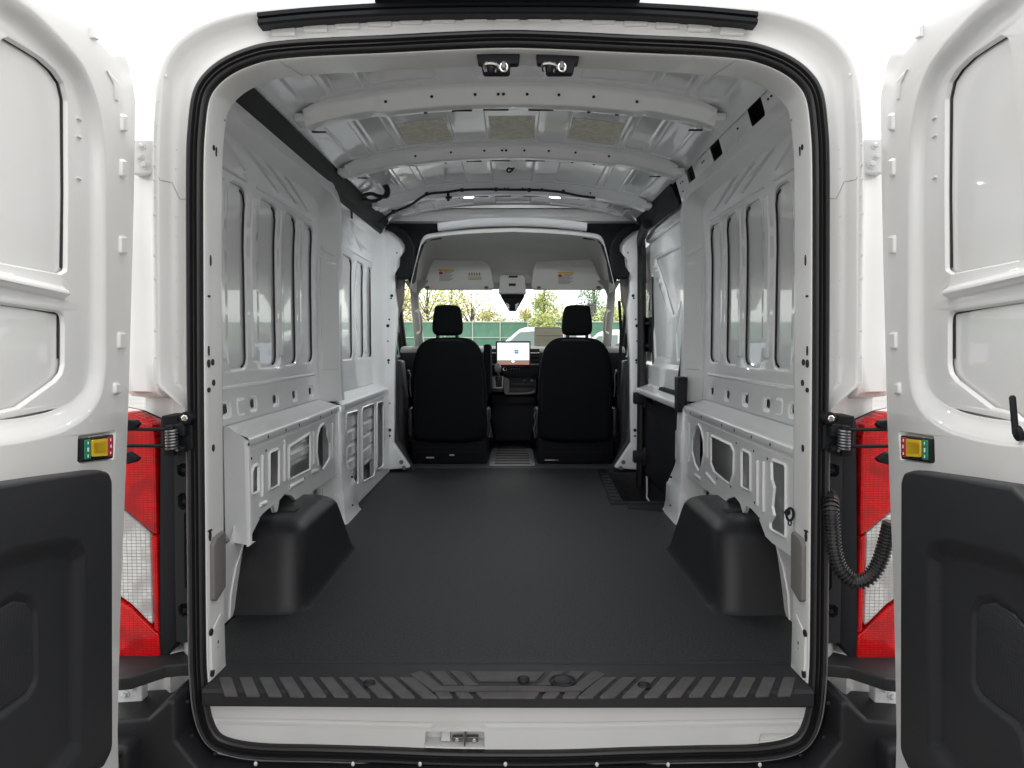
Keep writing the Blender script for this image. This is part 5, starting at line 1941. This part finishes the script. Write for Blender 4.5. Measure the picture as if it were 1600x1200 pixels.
tree(tx(990, 66), 66, 4.8, 3.24, LG, 'green tree seen through the passenger side window', 12, 32)

# parked cars in front of the fence
CARP = mat('white car paint', (.78, .79, .79), .25, coat=.6)
CGL = mat('car window glass', (.16, .22, .21), .06, coat=.5)
def car(loc, rz, label, sc_=1.0):
    t = thing('parked_car', label, 'car', loc, 'cars parked in front of the fence')
    t.rotation_euler.z = rz
    t.scale = (sc_, sc_, sc_)
    def put(mb, nm, m, **k):
        o = bpy.data.objects.new(nm, mb.mesh(nm, m, **k))
        COL.objects.link(o)
        o.parent = t
    prof_ = [(-2.3, .35), (2.25, .35), (2.32, .6), (2.25, .95), (1.95, 1.05), (1.05, 1.12), (.95, 1.14), (-2.1, 1.15), (-2.32, 1.05), (-2.36, .6)]
    b = M()
    b.prism(rpoly(prof_, .10), lambda x, z, w: V((x, w, z)), -.93, .93, .10, 4, True)
    put(b, 'body', CARP)
    ro = [(1.05, 1.10), (.25, 1.78), (.0, 1.86), (-1.5, 1.86), (-2.0, 1.70), (-2.22, 1.10)]
    b = M()
    b.prism(rpoly(ro, .10), lambda x, z, w: V((x, w * (1 - .16 * (z - 1.1)), z)), -.86, .86, .06, 4, True)
    put(b, 'cabin', CARP)
    gl = M()
    for sy in (-1, 1):
        for L in ([(.82, 1.14), (.22, 1.68), (-.38, 1.72), (-.38, 1.14)], [(-.46, 1.14), (-.46, 1.72), (-1.25, 1.72), (-1.25, 1.14)], [(-1.33, 1.14), (-1.33, 1.72), (-1.62, 1.70), (-2.02, 1.2)]):
            gl.prism(rpoly(L, .04), lambda x, z, w, sy=sy: V((x, sy * (.865 + w) * (1 - .16 * (z - 1.1)), z)), -.01, .008)
    gl.prism([(-.72, 0), (.72, 0), (.64, 1), (-.64, 1)], lambda y, k, w: V((1.03 - .76 * k + .02 + w, y, 1.17 + .56 * k)), -.01, .02)
    put(gl, 'window', CGL)
    mi = M()
    for sy in (-1, 1):
        mi.box((.75, sy * 1.02, 1.18), (.16, .22, .16), .04)
    put(mi, 'wing_mirror', CGL)
    for x in (-1.4, 1.45):
        for y in (-.86, .86):
            wm = M()
            wm.tube([V((x, y - .11, .36)), V((x, y - .10, .36)), V((x, y + .10, .36)), V((x, y + .11, .36))], [.30, .36, .36, .30], 20)
            put(wm, 'wheel', RUBBER)
            rm_ = M()
            rm_.tube([V((x, y - .115, .36)), V((x, y + .115, .36))], .22, 14)
            put(rm_, 'rim', SILV)
car((.60, 29.5, .12), math.radians(168), 'white car with dark side windows parked before the green fence', 1.08)
car((2.9, 22.0, .08), math.radians(150), 'second white car behind the price sheet', .98)

# papers stuck to the windscreen
def paper(nm, L, Y, label, m, lines):
    t = M()
    t.prism(oy(L, Y), my(Y), 0, .002)
    o = t.build(nm, m, van, label)
    k = M()
    for x0_, x1_, y_, h_ in lines:
        k.prism(oy([(x0_, y_ + h_), (x1_, y_ + h_), (x1_, y_), (x0_, y_)], Y), my(Y - .001), 0, .001)
    k.build('sheet_print', KPRINT if m is PAPER else mat('faint print', (.45, .42, .36), .8), o)
paper('price_sheet', [(835, 541), (835, 510.5), (880, 511), (880, 541)], 6.42, 'cream price sheet behind the windscreen', CREAM, [(836.5, 878, 512.5, .7), (838, 878, 523.5, 2.2), (838, 870, 528, .6), (838, 874, 531, .6), (838, 868, 534, .6), (850, 866, 519.5, .6)])
paper('window_sheet', [(907, 511), (918, 473), (931, 475), (921, 513)], 6.28, 'white printed sheet hanging slanted behind the windscreen', PAPER, [(919.5, 929, 476.5, 1.2), (918.5, 928, 481, .7), (917.5, 927, 484, .7), (916.5, 926, 488, .7)])
